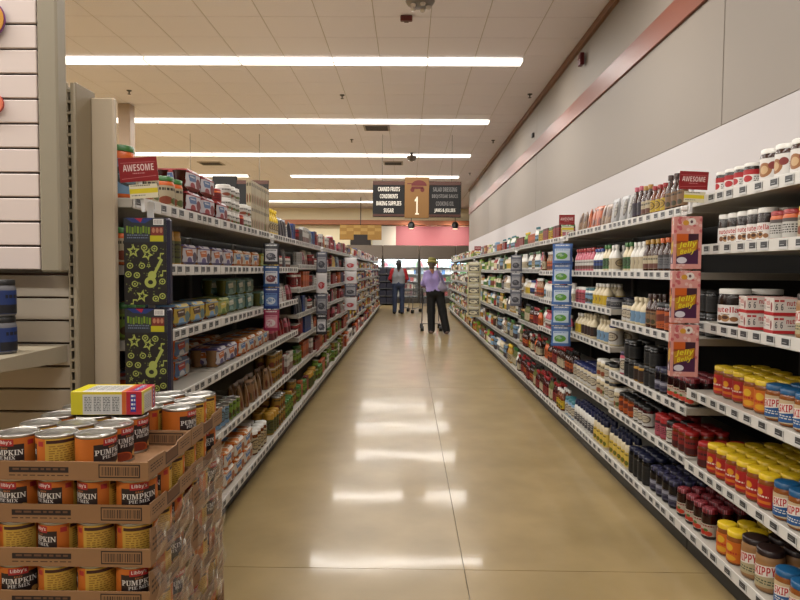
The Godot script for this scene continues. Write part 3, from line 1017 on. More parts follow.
func shell() -> void:
	var floor_m := StandardMaterial3D.new()
	floor_m.albedo_texture = noise_tex(0.012, Color(0.49, 0.42, 0.28), Color(0.59, 0.51, 0.36), 3, 1024, 5)
	floor_m.uv1_triplanar = true
	floor_m.uv1_world_triplanar = true
	floor_m.uv1_scale = Vector3(0.16, 0.16, 0.16)
	floor_m.roughness = 0.3
	floor_m.metallic_specular = 0.34
	floor_m.clearcoat_enabled = true
	floor_m.clearcoat = 0.24
	floor_m.clearcoat_roughness = 0.075
	var fl := Node3D.new()
	fl.name = "floor"
	fl.set_meta("kind", "structure")
	add_child(fl)
	part("bed", bm(Vector3(18.3, 0.1, 36.2), 0.0, P3(-7.05, -0.062, 11.0)), M(Color(0.42, 0.36, 0.26), 0.8), fl)
	var xs := [-16.1, -8.9, -4.3, 0.275, 2.06]
	var ds := [-7.0, -1.6, 2.94, 7.6, 12.2, 16.8, 21.4, 29.0]
	for i in xs.size() - 1:
		for j in ds.size() - 1:
			var sx: float = xs[i + 1] - xs[i] - 0.003
			var sd: float = ds[j + 1] - ds[j] - 0.003
			var c := P3((xs[i] + xs[i + 1]) / 2, 0, (ds[j] + ds[j + 1]) / 2)
			part("slab", wavy_slab(c, sx, sd) if i >= 2 and j >= 1 else bm(Vector3(sx, 0.06, sd), 0.001, Vector3(0, -0.03, 0)), floor_m, fl, c)
	# ceiling: deck above, tiles in a grid
	var cl := Node3D.new()
	cl.name = "ceiling"
	cl.set_meta("kind", "structure")
	add_child(cl)
	part("deck", bm(Vector3(18.3, 0.1, 36.2), 0.0, P3(-7.05, CEIL + 0.09, 11.0)), M(Color(0.42, 0.36, 0.31), 0.8), cl)
	var tile_m := StandardMaterial3D.new()
	tile_m.albedo_color = Color(0.94, 0.92, 0.945)
	tile_m.roughness = 0.9
	tile_m.albedo_texture = noise_tex(0.2, Color(0.90, 0.90, 0.90), Color(1, 1, 1), 21, 256, 3)
	tile_m.uv1_triplanar = true
	tile_m.uv1_scale = Vector3(2, 2, 2)
	var tm := bm(Vector3(0.602, 0.016, 0.602), 0.004)
	var rest := Geo.new()
	var one := gbox(Vector3.ZERO, Vector3(0.602, 0.016, 0.602), 0.004)
	var i := 0
	var count := 0
	var x := WALLX - 0.305
	var spots := []
	while x > -16.0:
		var d := -6.7
		while d < 28.7:
			spots.append(Vector2(x, d))
			d += 0.6096
		x -= 0.6096
	for s in spots:
		var seen: bool = s.y > 5.9 and s.y < 12.2 and absf(s.x + 0.1) < s.y * 0.63 + 0.4
		if seen and count < 300:
			count += 1
			part("ceiling_tile", tm, tile_m, cl, P3(s.x, CEIL + 0.008, s.y))
		else:
			rest.add(one, Transform3D(Basis(), P3(s.x, CEIL + 0.008, s.y)))
	part("far_tiles", rest.mesh(), tile_m, cl).set_meta("kind", "stuff")
	var grid := Geo.new()
	x = WALLX
	while x > -16.2:
		grid.box(P3(x, CEIL + 0.006, 11.0), Vector3(0.022, 0.004, 36.0))
		x -= 0.6096
	var dd := -6.7 - 0.3048
	while dd < 29.0:
		grid.box(P3(-7.05, CEIL + 0.006, dd), Vector3(18.2, 0.004, 0.022))
		dd += 0.6096
	part("ceiling_grid", grid.mesh(), M(Color(0.70, 0.66, 0.62), 0.6), cl).set_meta("kind", "stuff")
	# right wall: white low part, beige panels, red rail, beige band, brown crown
	var wr := Node3D.new()
	wr.name = "wall_right"
	wr.set_meta("kind", "structure")
	add_child(wr)
	var wall_white := M(Color(0.71, 0.69, 0.69), 0.6)
	var wall_beige := M(Color(0.51, 0.475, 0.435), 0.6)
	part("core", bm(Vector3(0.2, 4.2, 28.5), 0.0, P3(WALLX + 0.12, 2.1, 7.35)), M(Color(0.3, 0.27, 0.24), 0.8), wr)
	part("lower_board", bm(Vector3(0.04, 2.355, 27.9), 0.002, P3(WALLX, 1.1775, 7.55)), wall_white, wr)
	var seams := [-6.5, -1.85, 4.25, 10.35, 16.45, 21.55]
	for k in seams.size() - 1:
		var a: float = seams[k]
		var b: float = seams[k + 1]
		part("wall_panel", bm(Vector3(0.034, 0.905, b - a - 0.008), 0.003, P3(WALLX + 0.003, 2.36 + 0.4525, (a + b) / 2)), wall_beige, wr)
		part("upper_panel", bm(Vector3(0.034, 0.66, b - a - 0.004), 0.003, P3(WALLX + 0.003, 3.47 + 0.33, (a + b) / 2)), wall_beige, wr)
	var rail := struct("trim_1", bm(Vector3(0.05, 0.215, 28.0), 0.004, P3(WALLX - 0.012, 3.37, 7.55)), M(Color(0.46, 0.25, 0.18), 0.42))
	rail.set_meta("label", "glossy reddish brown wall rail")
	struct("shadow_trim_2", bm(Vector3(0.022, 0.025, 28.0), 0.002, P3(WALLX - 0.002, 3.25, 7.55)), M(Color(0.10, 0.06, 0.05), 0.5))  # dark strip painted in as the shadow line under the red rail
	struct("trim_3", bm(Vector3(0.07, 0.085, 28.0), 0.006, P3(WALLX - 0.02, CEIL - 0.045, 7.55)), M(Color(0.45, 0.29, 0.15), 0.45))
	struct("wall_left", bm(Vector3(0.2, 4.2, 36.0), 0.0, P3(-16.1, 2.1, 11.0)), wall_beige)
	struct("wall_front", bm(Vector3(18.4, 4.2, 0.2), 0.0, P3(-7.0, 2.1, -6.9)), wall_beige)
	# the store goes on to the right past the end of the wall
	part("slab", bm(Vector3(5.9, 0.06, 7.4), 0.002, Vector3(0, -0.03, 0)), floor_m, fl, P3(5.0, 0, 25.3))
	part("bed", bm(Vector3(6.1, 0.1, 7.6), 0.0, P3(5.1, -0.11, 25.3)), M(Color(0.16, 0.12, 0.08), 0.8), fl)
	part("side_ceiling", bm(Vector3(5.96, 0.1, 7.5), 0.0, P3(5.05, CEIL + 0.06, 25.25)), tile_m, cl)
	struct("wall_side", bm(Vector3(0.2, 4.2, 7.6), 0.0, P3(8.1, 2.1, 25.2)), wall_beige)
	struct("wall_return", bm(Vector3(6.0, 4.2, 0.2), 0.0, P3(5.2, 2.1, 21.45)), wall_beige)
	# building column past the island
	var pl := part("column", bm(Vector3(0.2, CEIL, 0.2), 0.01, Vector3(0, CEIL / 2, 0)), M(Color(0.66, 0.58, 0.50), 0.6), self, P3(-4.72, 0, 10.75))
	pl.set_meta("kind", "structure")

# a poured slab: its trowelled top is a fraction of a millimetre out of true
func wavy_slab(c: Vector3, sx: float, sd: float) -> ArrayMesh:
	var nz := FastNoiseLite.new()
	nz.seed = 77
	nz.frequency = 1.5
	nz.fractal_octaves = 2
	var g := Geo.new()
	var N := int(ceil(sx / 0.08))
	var K := int(ceil(sd / 0.08))
	var H := func(x: float, z: float) -> float: return 0.0009 * nz.get_noise_2d(c.x + x, (c.z + z) * 0.8) - 0.0003
	var P := []
	var Q := []
	for j in K + 1:
		var z := -sd / 2 + sd * j / K
		var rp := PackedVector3Array()
		var rq := PackedVector3Array()
		for i in N + 1:
			var x := -sx / 2 + sx * i / N
			rp.append(Vector3(x, H.call(x, z), z))
			rq.append(Vector3(H.call(x - 0.02, z) - H.call(x + 0.02, z), 0.04, H.call(x, z - 0.02) - H.call(x, z + 0.02)).normalized())
		P.append(rp)
		Q.append(rq)
	for j in K:
		for i in N:
			g.tri(P[j][i], P[j][i + 1], P[j + 1][i + 1], Q[j][i], Q[j][i + 1], Q[j + 1][i + 1])
			g.tri(P[j][i], P[j + 1][i + 1], P[j + 1][i], Q[j][i], Q[j + 1][i + 1], Q[j + 1][i])
	for s in [-1.0, 1.0]:
		g.quad(Vector3(-sx / 2, 0, s * sd / 2), Vector3(sx / 2, 0, s * sd / 2), Vector3(sx / 2, -0.06, s * sd / 2), Vector3(-sx / 2, -0.06, s * sd / 2), Vector3(0, 0, s))
		g.quad(Vector3(s * sx / 2, 0, -sd / 2), Vector3(s * sx / 2, 0, sd / 2), Vector3(s * sx / 2, -0.06, sd / 2), Vector3(s * sx / 2, -0.06, -sd / 2), Vector3(s, 0, 0))
	return g.mesh()

func lamps_and_ceiling_things() -> void:
	var lens := glow(Color(1.0, 0.97, 0.92), 2.2)
	var shell_m := M(Color(0.8, 0.78, 0.74), 0.5)
	var seg := bm(Vector3(1.212, 0.045, 0.2), 0.012, Vector3(0, -0.0225, 0))
	var capm := bm(Vector3(0.012, 0.05, 0.205), 0.002, Vector3(0, -0.025, 0))
	var ord := ["over the entrance", "behind the entrance", "before the first visible", "closest of the visible rows", "second of the visible rows", "third of the visible rows", "fourth row, with a gap", "fifth of the visible rows", "last row before end wall"]
	for k in ROWS.size():
		var o := thing("fluorescent_light_row", "long continuous white fluorescent ceiling light strip, %s" % ord[k], "ceiling light", P3(0, CEIL, ROWS[k]), 0.0, "fluorescent rows across the ceiling")
		for j in 13:
			var x := 1.45 - 0.609 - j * 1.219
			if k == 6 and j == 4: continue
			part("diffuser", seg, lens, o, Vector3(x, 0, 0))
			part("end_plate", capm, shell_m, o, Vector3(x + 0.609, 0, 0))
	# sprinklers, vents, detector, alarms
	var tin := M(Color(0.25, 0.23, 0.21), 0.5, 0.3)
	for s in [[-1.05, 10.1, "over the island shelving"], [1.85, 10.0, "by the wall crown"], [-1.2, 13.5, "past the second light row"], [1.75, 13.5, "by the wall, past second light row"], [-4.3, 9.9, "beside the column"], [1.7, 18.0, "by the wall, past the third light row"]]:
		var o := thing("fire_sprinkler", "small dark ceiling sprinkler head %s" % s[2], "sprinkler", P3(s[0], CEIL, s[1]))
		var g := Geo.new()
		g.lathe([Vector2(0, -0.012), Vector2(0.035, -0.01), Vector2(0.04, 0)], 12)
		part("escutcheon", g.mesh(), tin, o)
		var h := Geo.new()
		h.lathe([Vector2(0, -0.06), Vector2(0.025, -0.058), Vector2(0.025, -0.054), Vector2(0.008, -0.05), Vector2(0.012, -0.01)], 10)
		part("deflector", h.mesh(), tin, o)
	for s in [[-0.62, 12.35, 0.5, "just past the second light row"], [-0.4, 16.4, 0.5, "past the third light row"], [-5.1, 16.6, 0.6, "over the next aisle"]]:
		var o := thing("ceiling_vent", "square ceiling air vent with dark louvres %s" % s[3], "vent", P3(s[0], CEIL, s[1]))
		part("frame", bm(Vector3(s[2], 0.02, 0.5), 0.006, Vector3(0, -0.008, 0)), M(Color(0.62, 0.57, 0.52), 0.5), o)
		for j in 4: part("louvre", bm(Vector3(s[2] - 0.08, 0.012, 0.05), 0.002, Vector3(0, -0.022, -0.16 + j * 0.105)), M(Color(0.25, 0.22, 0.2), 0.6), o)
	var sp := thing("ceiling_speaker", "round silver ceiling fixture with clear bulbs beside red alarm", "ceiling fixture", P3(0.1, CEIL, 6.62))
	var g := Geo.new()
	g.lathe([Vector2(0, -0.05), Vector2(0.10, -0.045), Vector2(0.13, -0.03), Vector2(0.15, 0)], 20)
	part("housing", g.mesh(), M(Color(0.5, 0.48, 0.46), 0.3, 0.6), sp)
	for j in 5:
		var b := Geo.new()
		b.lathe([Vector2(0, -0.035), Vector2(0.022, -0.03), Vector2(0.03, -0.01), Vector2(0.02, 0)], 10)
		part("bulb", b.mesh(), M(Color(0.78, 0.75, 0.72), 0.15), sp, Vector3(cos(j * TAU / 5) * 0.085, -0.04, sin(j * TAU / 5) * 0.085))
	var al := thing("fire_alarm", "dark red alarm box hanging from the ceiling tiles", "alarm", P3(-0.04, CEIL, 6.98))
	part("box", bm(Vector3(0.13, 0.055, 0.06), 0.008, Vector3(0, -0.03, 0)), M(Color(0.34, 0.05, 0.04), 0.4), al)
	part("lens", bm(Vector3(0.05, 0.02, 0.03), 0.005, Vector3(0, -0.062, 0)), M(Color(0.5, 0.42, 0.4), 0.2), al)
	var st := thing("wall_strobe", "dark red fire strobe on the wall under brown crown", "alarm", P3(WALLX - 0.06, 3.86, 7.58))
	part("box", bm(Vector3(0.05, 0.14, 0.1), 0.006, Vector3(0.0, 0.0, 0)), M(Color(0.34, 0.04, 0.05), 0.4), st)
	part("lens", bm(Vector3(0.02, 0.05, 0.05), 0.006, Vector3(-0.03, 0.02, 0)), M(Color(0.6, 0.5, 0.5), 0.2), st)
	var cm := thing("camera_dome", "small silver dome hanging under the third light row", "camera dome", P3(0.06, CEIL, 15.0))
	var g2 := Geo.new()
	g2.lathe([Vector2(0, -0.2), Vector2(0.09, -0.17), Vector2(0.12, -0.11), Vector2(0.12, -0.08), Vector2(0.03, -0.06), Vector2(0.03, 0)], 16)
	part("dome", g2.mesh(), M(Color(0.45, 0.42, 0.4), 0.25, 0.4), cm)
	var so := thing("wall_sensor", "tiny dark sensor above the red wall rail", "sensor", P3(WALLX - 0.028, 3.62, 10.6))
	part("cover", bm(Vector3(0.04, 0.07, 0.1), 0.008), M(Color(0.15, 0.13, 0.12), 0.5), so)

func far_end() -> void:
	# end wall at d 28.4: cream band on top, orange ledge, pink stretch, white stretch
	struct("wall_back", bm(Vector3(24.4, 4.2, 0.2), 0.0, P3(-4.0, 2.1, 28.6)), M(Color(0.94, 0.89, 0.74), 0.6))
	struct("trim_4", bm(Vector3(24.0, 0.2, 0.5), 0.01, P3(-4.0, 3.47, 28.2)), M(Color(0.60, 0.36, 0.22), 0.5))
	struct("trim_5", bm(Vector3(6.0, 0.9, 0.06), 0.004, P3(2.45, 2.9, 28.45)), M(Color(0.53, 0.28, 0.31), 0.6))
	struct("trim_6", bm(Vector3(1.02, 0.95, 0.3), 0.004, P3(-1.06, 2.86, 28.3)), M(Color(0.70, 0.68, 0.63), 0.6))
	struct("trim_7", bm(Vector3(0.9, 0.95, 0.06), 0.004, P3(-2.12, 2.86, 28.45)), M(Color(0.14, 0.1, 0.08), 0.6))
	# track heads over the pink wall
	for s in [[0.12, "over the aisle middle"], [1.95, "at the wall side"]]:
		var o := thing("track_spotlight", "black track spotlight %s aimed at pink wall" % s[1], "spotlight", P3(s[0], 3.3, 26.9))
		var g := Geo.new()
		g.lathe([Vector2(0, -0.16), Vector2(0.12, -0.15), Vector2(0.15, 0.02), Vector2(0.08, 0.12), Vector2(0, 0.13)], 14)
		part("head", g.mesh(), M(Color(0.03, 0.03, 0.03), 0.4), o)
		part("stem", bm(Vector3(0.03, 0.75, 0.03), 0.003, Vector3(0, 0.45, 0)), M(Color(0.05, 0.05, 0.05), 0.4), o)
		var gl := Geo.new()
		gl.lathe([Vector2(0, -0.166), Vector2(0.1, -0.164), Vector2(0.11, -0.158)], 12)
		part("lamp", gl.mesh(), glow(Color(1, 0.85, 0.7), 3.0), o)
		var sl := SpotLight3D.new()
		sl.name = "track_beam"
		sl.light_color = Color(1, 0.92, 0.86)
		sl.light_energy = 8.0
		sl.spot_angle = 55.0
		sl.spot_range = 20.0
		sl.light_size = 0.1
		sl.shadow_enabled = true
		sl.position = Vector3(0, -0.19, -0.02)
		o.add_child(sl, true)
		sl.look_at_from_position(o.position + Vector3(0, -0.19, -0.05), P3(s[0], 2.55, 28.4))
	# refrigerated cases
	var dark := M(Color(0.20, 0.18, 0.16), 0.5)
	for k in 6:
		var cx := 2.8 - k * 1.55
		var o := thing("refrigerated_case", ["lit refrigerated case past the end of the wall", "lit refrigerated case beside the lavender shopper", "lit refrigerated case behind the shopper in lavender", "lit refrigerated case behind the shopper in red sleeves", "refrigerated case behind the end of the island", "refrigerated case under the checkered banner"][k], "refrigerator", P3(cx, 0, 27.6))
		part("canopy", bm(Vector3(1.53, 0.58, 0.9), 0.02, Vector3(0, 2.16, 0)), M(Color(0.36, 0.32, 0.28), 0.5), o)
		part("plinth", bm(Vector3(1.53, 0.22, 0.8), 0.01, Vector3(0, 0.11, 0)), dark, o)
		part("back", bm(Vector3(1.53, 1.7, 0.05), 0.0, Vector3(0, 1.05, -0.4)), M(Color(0.75, 0.76, 0.76), 0.5), o)
		for s in [-1, 1]: part("side_frame", bm(Vector3(0.04, 1.66, 0.75), 0.005, Vector3(s * 0.745, 1.05, 0)), dark, o)
		part("mullion", bm(Vector3(0.04, 1.66, 0.05), 0.005, Vector3(0, 1.05, 0.38)), dark, o)
		var tube := Geo.new()
		tube.tube([Vector3(-0.7, 1.83, 0.3), Vector3(0.7, 1.83, 0.3)], 0.02, 8)
		part("light_tube", tube.mesh(), glow(Color(0.92, 0.98, 1.0), 5.0), o)
		var om := AreaLight3D.new()
		om.name = "case_light"
		om.area_size = Vector2(1.4, 0.04)
		om.light_color = Color(0.92, 0.98, 1.0)
		om.light_energy = 3.0
		om.shadow_enabled = true
		om.area_range = 12.0
		om.position = Vector3(0, 1.80, 0.27)
		om.rotation_degrees = Vector3(-55, 0, 0)
		o.add_child(om, true)
		var stock := Geo.new()
		for sh in 5:
			part("shelf", bm(Vector3(1.46, 0.02, 0.55), 0.002, Vector3(0, 0.3 + sh * 0.31, -0.08)), M(Color(0.7, 0.7, 0.7), 0.5), o)
			var x := -0.7
			while x < 0.62:
				var w := rng.randf_range(0.07, 0.16)
				var hh := rng.randf_range(0.14, 0.26)
				stock.col = HUE[["white", "white", "sky", "cream", "white", "red", "green", "blue"][rng.randi() % 8]]
				if sh < 2: stock.col = HUE[["navy", "ruby", "brown", "red", "grey", "cream"][rng.randi() % 6]]
				stock.box(Vector3(x + w / 2, 0.31 + sh * 0.31 + hh / 2, 0.05), Vector3(w, hh, 0.2), 0.004)
				x += w + 0.01
		var vm := StandardMaterial3D.new()
		vm.vertex_color_use_as_albedo = true
		vm.roughness = 0.5
		var so := part("stock", stock.mesh(null, true), vm, self, o.position)
		tag(so, "chilled cartons crowded in %s" % ["the case past the wall end", "the case beside the lavender shopper", "the case behind the lavender shopper", "the case behind the red sleeved shopper", "the case at the island end", "the case under the checkered banner"][k], "cartons", "", "stuff")
		for s in [-1, 1]: part("door_pane", bm(Vector3(0.70, 1.6, 0.01), 0.0, Vector3(s * 0.37, 1.05, 0.38)), clear(Color(0.9, 0.95, 0.95), 0.06, 0.03), o)
	# rack of dark blue cases at the island end
	var rk := thing("drinks_rack", "low rack of dark blue drink cases before the refrigerators", "rack", P3(-1.0, 0, 25.6))
	part("frame", bm(Vector3(0.9, 1.5, 0.04), 0.004, Vector3(0, 0.75, -0.2)), M(Color(0.05, 0.05, 0.06), 0.5), rk)
	for k in 5: part("shelf", bm(Vector3(0.9, 0.02, 0.4), 0.002, Vector3(0, 0.08 + k * 0.29, 0)), M(Color(0.35, 0.35, 0.36), 0.5), rk)
	for k in 5:
		for j in 3: tag(part("drink_case", bm(Vector3(0.27, 0.22, 0.3), 0.006), M(Color(0.035, 0.05, 0.14), 0.4), self, P3(-1.29 + j * 0.29, 0.2 + k * 0.29, 25.58)), "dark blue drink case on the low rack", "case", "drink cases on the low rack")

func lettering(s: String, w: float, h: float, at: Vector3, m: Material, parent: Node, called := "lettering", serif := false) -> void:
	var t := text_tris(s, serif)
	var bb: Rect2 = t[1]
	var g := Geo.new()
	var pts: PackedVector2Array = t[0]
	for i in range(0, pts.size(), 3):
		var q := []
		for k in 3:
			var p: Vector2 = pts[i + k] - bb.position
			q.append(at + Vector3((p.x / bb.size.x - 0.5) * w, (p.y / bb.size.y - 0.5) * h, 0))
		g.tri(q[0], q[1], q[2], Vector3.BACK, Vector3.BACK, Vector3.BACK)
	part(called, g.mesh(), m, parent)

func signs() -> void:
	var board := M(Color(0.045, 0.042, 0.042), 0.8)
	var brown := M(Color(0.25, 0.12, 0.07), 0.5)
	var bright := M(Color(0.85, 0.83, 0.78), 0.6)
	var dim := M(Color(0.42, 0.41, 0.40), 0.6)
	for k in 2:
		var o := thing("aisle_sign", ["hanging black aisle sign with gold panel numbered 1", "hanging aisle sign of the next aisle, above the island goods"][k], "sign", P3([0.165, -3.72][k], 2.46, 13.0))
		for s in [-1, 1]:
			part("panel", bm(Vector3(0.65, 0.72, 0.03), 0.004, Vector3(s * 0.565, 0.37, 0)), board, o)
			part("frame_strip", bm(Vector3(0.65, 0.075, 0.04), 0.004, Vector3(s * 0.565, 0.69, 0)), brown, o)
			part("frame_strip", bm(Vector3(0.65, 0.05, 0.04), 0.004, Vector3(s * 0.565, 0.045, 0)), brown, o)
			var wire := Geo.new()
			wire.tube([Vector3(s * 0.7, 0.72, 0), Vector3(s * 0.7, CEIL - 2.46, 0)], 0.004, 6)
			part("hanging_wire", wire.mesh(), M(Color(0.3, 0.3, 0.3), 0.4, 0.5), o)
		part("number_panel", bm(Vector3(0.49, 0.82, 0.06), 0.006, Vector3(0, 0.40, 0)), M(Color(0.46, 0.32, 0.13), 0.5) if k == 0 else board, o)
		if k == 0:
			var L := ["CANNED FRUITS", "CONDIMENTS", "BAKING SUPPLIES", "SUGAR"]
			var R := ["SALAD DRESSING", "BBQ/STEAK SAUCE", "COOKING OIL", "JAMS & JELLIES"]
			var wl := [0.44, 0.36, 0.5, 0.2]
			var wr := [0.48, 0.52, 0.36, 0.42]
			for j in 4:
				lettering(L[j], wl[j], 0.085, Vector3(-0.565, 0.57 - j * 0.142, 0.017), bright, o)
				lettering(R[j], wr[j], 0.085, Vector3(0.565, 0.57 - j * 0.142, 0.017), bright if j == 3 else dim, o)
			lettering("1", 0.085, 0.36, Vector3(0, 0.24, 0.032), M(Color(0.9, 0.87, 0.78), 0.5), o, "numeral", true)
			# market cart emblem
			var dr := M(Color(0.34, 0.06, 0.04), 0.6)
			var g := Geo.new()
			var aw := PackedVector2Array()
			for a in 13: aw.append(Vector2(0.04 + cos(PI * a / 12.0) * 0.155, 0.64 + sin(PI * a / 12.0) * 0.11))
			g.prism(aw, 0.031, 0.036)
			part("emblem_awning", g.mesh(), dr, o)
			part("emblem_body", bm(Vector3(0.24, 0.045, 0.005), 0.0, Vector3(0.01, 0.60, 0.0335)), dr, o)
			part("emblem_handle", bm(Vector3(0.09, 0.018, 0.005), 0.0, Vector3(-0.15, 0.68, 0.0335)), dr, o)
			for s in [-1, 1]:
				var w := Geo.new()
				var ring := PackedVector2Array()
				for a in 12: ring.append(Vector2(0.01 + s * 0.1 + cos(TAU * a / 12.0) * 0.042, 0.555 + sin(TAU * a / 12.0) * 0.042))
				w.prism(ring, 0.031, 0.036)
				part("emblem_wheel", w.mesh(), dr, o)
		else:
			lettering("2", 0.16, 0.3, Vector3(0, 0.4, 0.032), M(Color(0.6, 0.42, 0.12), 0.5), o, "numeral", true)
	# checkered gold banner over the far end
	var b := thing("checkered_banner", "gold checkered hanging banner with stepped lower edge", "banner", P3(-1.80, 2.55, 24.2))
	part("cloth", bm(Vector3(1.58, 0.36, 0.05), 0.004, Vector3(0, 0.36, 0)), M(Color(0.52, 0.38, 0.12), 0.6), b)
	for j in 6:
		if j != 2 and j != 3: part("tooth", bm(Vector3(0.264, 0.2, 0.05), 0.004, Vector3(-0.66 + j * 0.264, 0.08, 0)), M(Color(0.52, 0.38, 0.12), 0.6), b)
		for i in 3:
			if (i + j) % 2 == 0: part("check", bm(Vector3(0.25, 0.115, 0.012), 0.002, Vector3(-0.66 + j * 0.264, 0.24 + i * 0.12, 0.026)), M(Color(0.60, 0.47, 0.22), 0.6), b)
	part("hanging_rod", bm(Vector3(0.03, CEIL - 2.55 - 0.54, 0.03), 0.002, Vector3(0, (CEIL - 2.55 + 0.54) / 2, 0)), M(Color(0.08, 0.08, 0.08), 0.5), b)

const SH := ["bottom shelf", "fifth shelf", "fourth shelf", "third shelf", "second shelf", "top shelf"]
const FAR := ["first", "second", "third", "fourth", "fifth", "sixth", "seventh", "eighth", "ninth", "tenth"]
const SH7 := ["bottom shelf", "sixth shelf", "fifth shelf", "fourth shelf", "third shelf", "second shelf", "top shelf"]

func wall_shelving() -> void:
	var bays := ["peanut butter bay", "jam bay", "mayonnaise bay", "first bay past blue bag strip", "second bay past blue bag strip", "third bay past blue bag strip", "fourth bay past blue bag strip"]
	var lips := [
		[0.12, 0.417, 0.777, 1.12, 1.484, 1.72], [0.12, 0.43, 0.68, 1.03, 1.36, 1.69], [0.12, 0.45, 0.84, 1.10, 1.36, 1.69],
		[0.12, 0.45, 0.78, 1.07, 1.36, 1.67], [0.12, 0.44, 0.76, 1.08, 1.38, 1.67], [0.12, 0.46, 0.80, 1.10, 1.38, 1.66], [0.12, 0.45, 0.78, 1.08, 1.37, 1.66]]
	for i in 16:
		var d0 := 1.97 + 1.22 * i
		var lp: Array = lips[mini(i, 6)]
		var lab: String = "white metal wall shelving unit, " + (bays[i] if i < 7 else "%s far bay along the wall" % FAR[i - 7])
		shelving("shelving_unit", lab, 1, LIPR, BACKR, d0, d0 + 1.22, lp, i < 4, lp[5] + 0.03)
	var T := 0.042
	var g: Array
	# named kinds
	var pbred := make_kind("jar", "peanut", "yellow", "red", "pb_red", 0.042, 0.138, "peanut butter jar, yellow lid, red label", "peanut_butter_jar")
	var pbor := make_kind("jar", "peanut", "yellow", "orange", "pb_orange", 0.042, 0.138, "peanut butter jar, yellow lid, orange label", "peanut_butter_jar")
	var pbblue := make_kind("jar", "peanut", "blue", "", "pb_blue", 0.046, 0.142, "peanut butter jar, bright blue lid", "peanut_butter_jar")
	PR[pbblue].l = Color(0.05, 0.27, 0.42)
	var pbbrown := make_kind("jar", "tan", "brown", "", "pb_brown", 0.052, 0.165, "large natural peanut butter jar, brown lid", "peanut_butter_jar")
	PR[pbbrown].l = Color(0.10, 0.035, 0.03)
	var pbclear := make_kind("jar", "orange", "red", "white", 0, 0.04, 0.115, "orange brown nut butter jar, red lid", "nut_butter_jar")
	var pbyel := make_kind("jar", "orange", "yellow", "cream", 2, 0.04, 0.12, "orange brown nut butter jar, yellow lid", "nut_butter_jar")
	var haz := make_kind("jar", "brown", "white", "", "hazel", 0.039, 0.138, "hazelnut spread jar, white lid, white label", "hazelnut_spread_jar")
	var hazs := make_kind("jar", "brown", "white", "white", "hazel_red", 0.035, 0.10, "small hazelnut spread jar, red and white label", "hazelnut_spread_jar")
	var hazb := make_kind("jar", "brown", "white", "", "hazel", 0.07, 0.165, "very large hazelnut spread jar, white lid", "hazelnut_spread_jar")
	for key in [pbred, pbor, pbblue, pbbrown, haz, hazs, hazb]: PR[key].k = Color.WHITE
	for key in [haz, hazs, hazb]: PR[key].b = Color(0.085, 0.035, 0.022)
	var tub := make_kind("jar", "brown", "white", "white", "tub", 0.046, 0.132, "white wrapped spread jar, white lid", "spread_jar")
	PR[tub].k = Color.WHITE
	var box := make_kind("box", "white", "", "", "hazel_box", 0.088, 0.07, "red and white snack pack box", "snack_box", "", 0.10)
	var jamr := make_kind("jar", "ruby", "gingham_red", "", "berry", 0.035, 0.14, "dark strawberry jam jar, red patterned lid", "jam_jar")
	var jamp := make_kind("jar", "purple", "gingham_blue", "", "grape", 0.035, 0.14, "dark grape jam jar, blue patterned lid", "jam_jar")
	for key in [jamr, jamp]:
		PR[key].k = Color.WHITE
		PR[key]["la"] = 0.12
		PR[key]["lb"] = 0.58
	for key in [haz, hazb]:
		PR[key]["la"] = 0.08
		PR[key]["lb"] = 0.64
	PR[jamp].b = Color(0.03, 0.02, 0.045)
	PR[jamr].b = Color(0.12, 0.012, 0.015)
	var jamtall := make_kind("jar", "black", "navy", "black", 4, 0.036, 0.16, "tall black jelly jar, navy lid", "jelly_jar")
	var jamw := make_kind("jar", "ruby", "black", "white", 1, 0.036, 0.12, "dark red preserve jar, black lid, white label", "preserve_jar")
	var honey := make_kind("jar", "amber", "black", "orange", 5, 0.042, 0.125, "amber honey jar, black lid, orange label", "honey_jar")
	var rubyj := make_kind("jar", "red", "red", "pink", 0, 0.036, 0.125, "bright red jelly jar, red lid", "jelly_jar")
	var orj := make_kind("jar", "amber", "red", "red", 3, 0.036, 0.12, "orange marmalade jar, red lid, red label", "marmalade_jar")
	var blackj := make_kind("jar", "black", "black", "black", 4, 0.04, 0.12, "black preserve jar, black lid", "preserve_jar")
	var hexo := make_kind("jar", "gold", "black", "brown", 1, 0.038, 0.11, "golden honey jar, black lid, brown label", "honey_jar")
	var bigh := make_kind("jar", "ruby", "black", "orange", 5, 0.056, 0.155, "large dark jam jar, orange label", "jam_jar")
	var syr := make_kind("bottle", "amber", "yellow", "red", 1, 0.038, 0.26, "tall amber syrup bottle, yellow cap", "syrup_bottle")
	var syr2 := make_kind("bottle", "brown", "gold", "cream", 3, 0.036, 0.19, "brown syrup bottle, gold cap, cream label", "syrup_bottle")
	var syr3 := make_kind("bottle", "amber", "red", "yellow", 1, 0.034, 0.17, "amber syrup bottle, red cap, yellow label", "syrup_bottle")
	var syr4 := make_kind("bottle", "brown", "brown", "tan", 2, 0.036, 0.20, "brown syrup bottle, brown cap, tan label", "syrup_bottle")
	var syr5 := make_kind("bottle", "brown", "orange", "grey", 0, 0.036, 0.19, "brown syrup bottle, orange cap, grey label", "syrup_bottle")
	var wsq := make_kind("slim", "white", "white", "cream", 1, 0.034, 0.185, "white syrup bottle, white cap", "topping_bottle")
	var mayo := make_kind("jar", "cream", "blue", "white", 1, 0.05, 0.15, "cream mayonnaise jar, blue lid", "mayonnaise_jar")
	PR[mayo].l = Color(0.05, 0.10, 0.30)
	var mayosq := make_kind("squeeze", "cream", "navy", "yellow", 2, 0.036, 0.19, "cream mayonnaise squeeze bottle, navy cap, yellow label", "mayonnaise_bottle")
	PR[mayosq].k = Color(0.86, 0.74, 0.30)
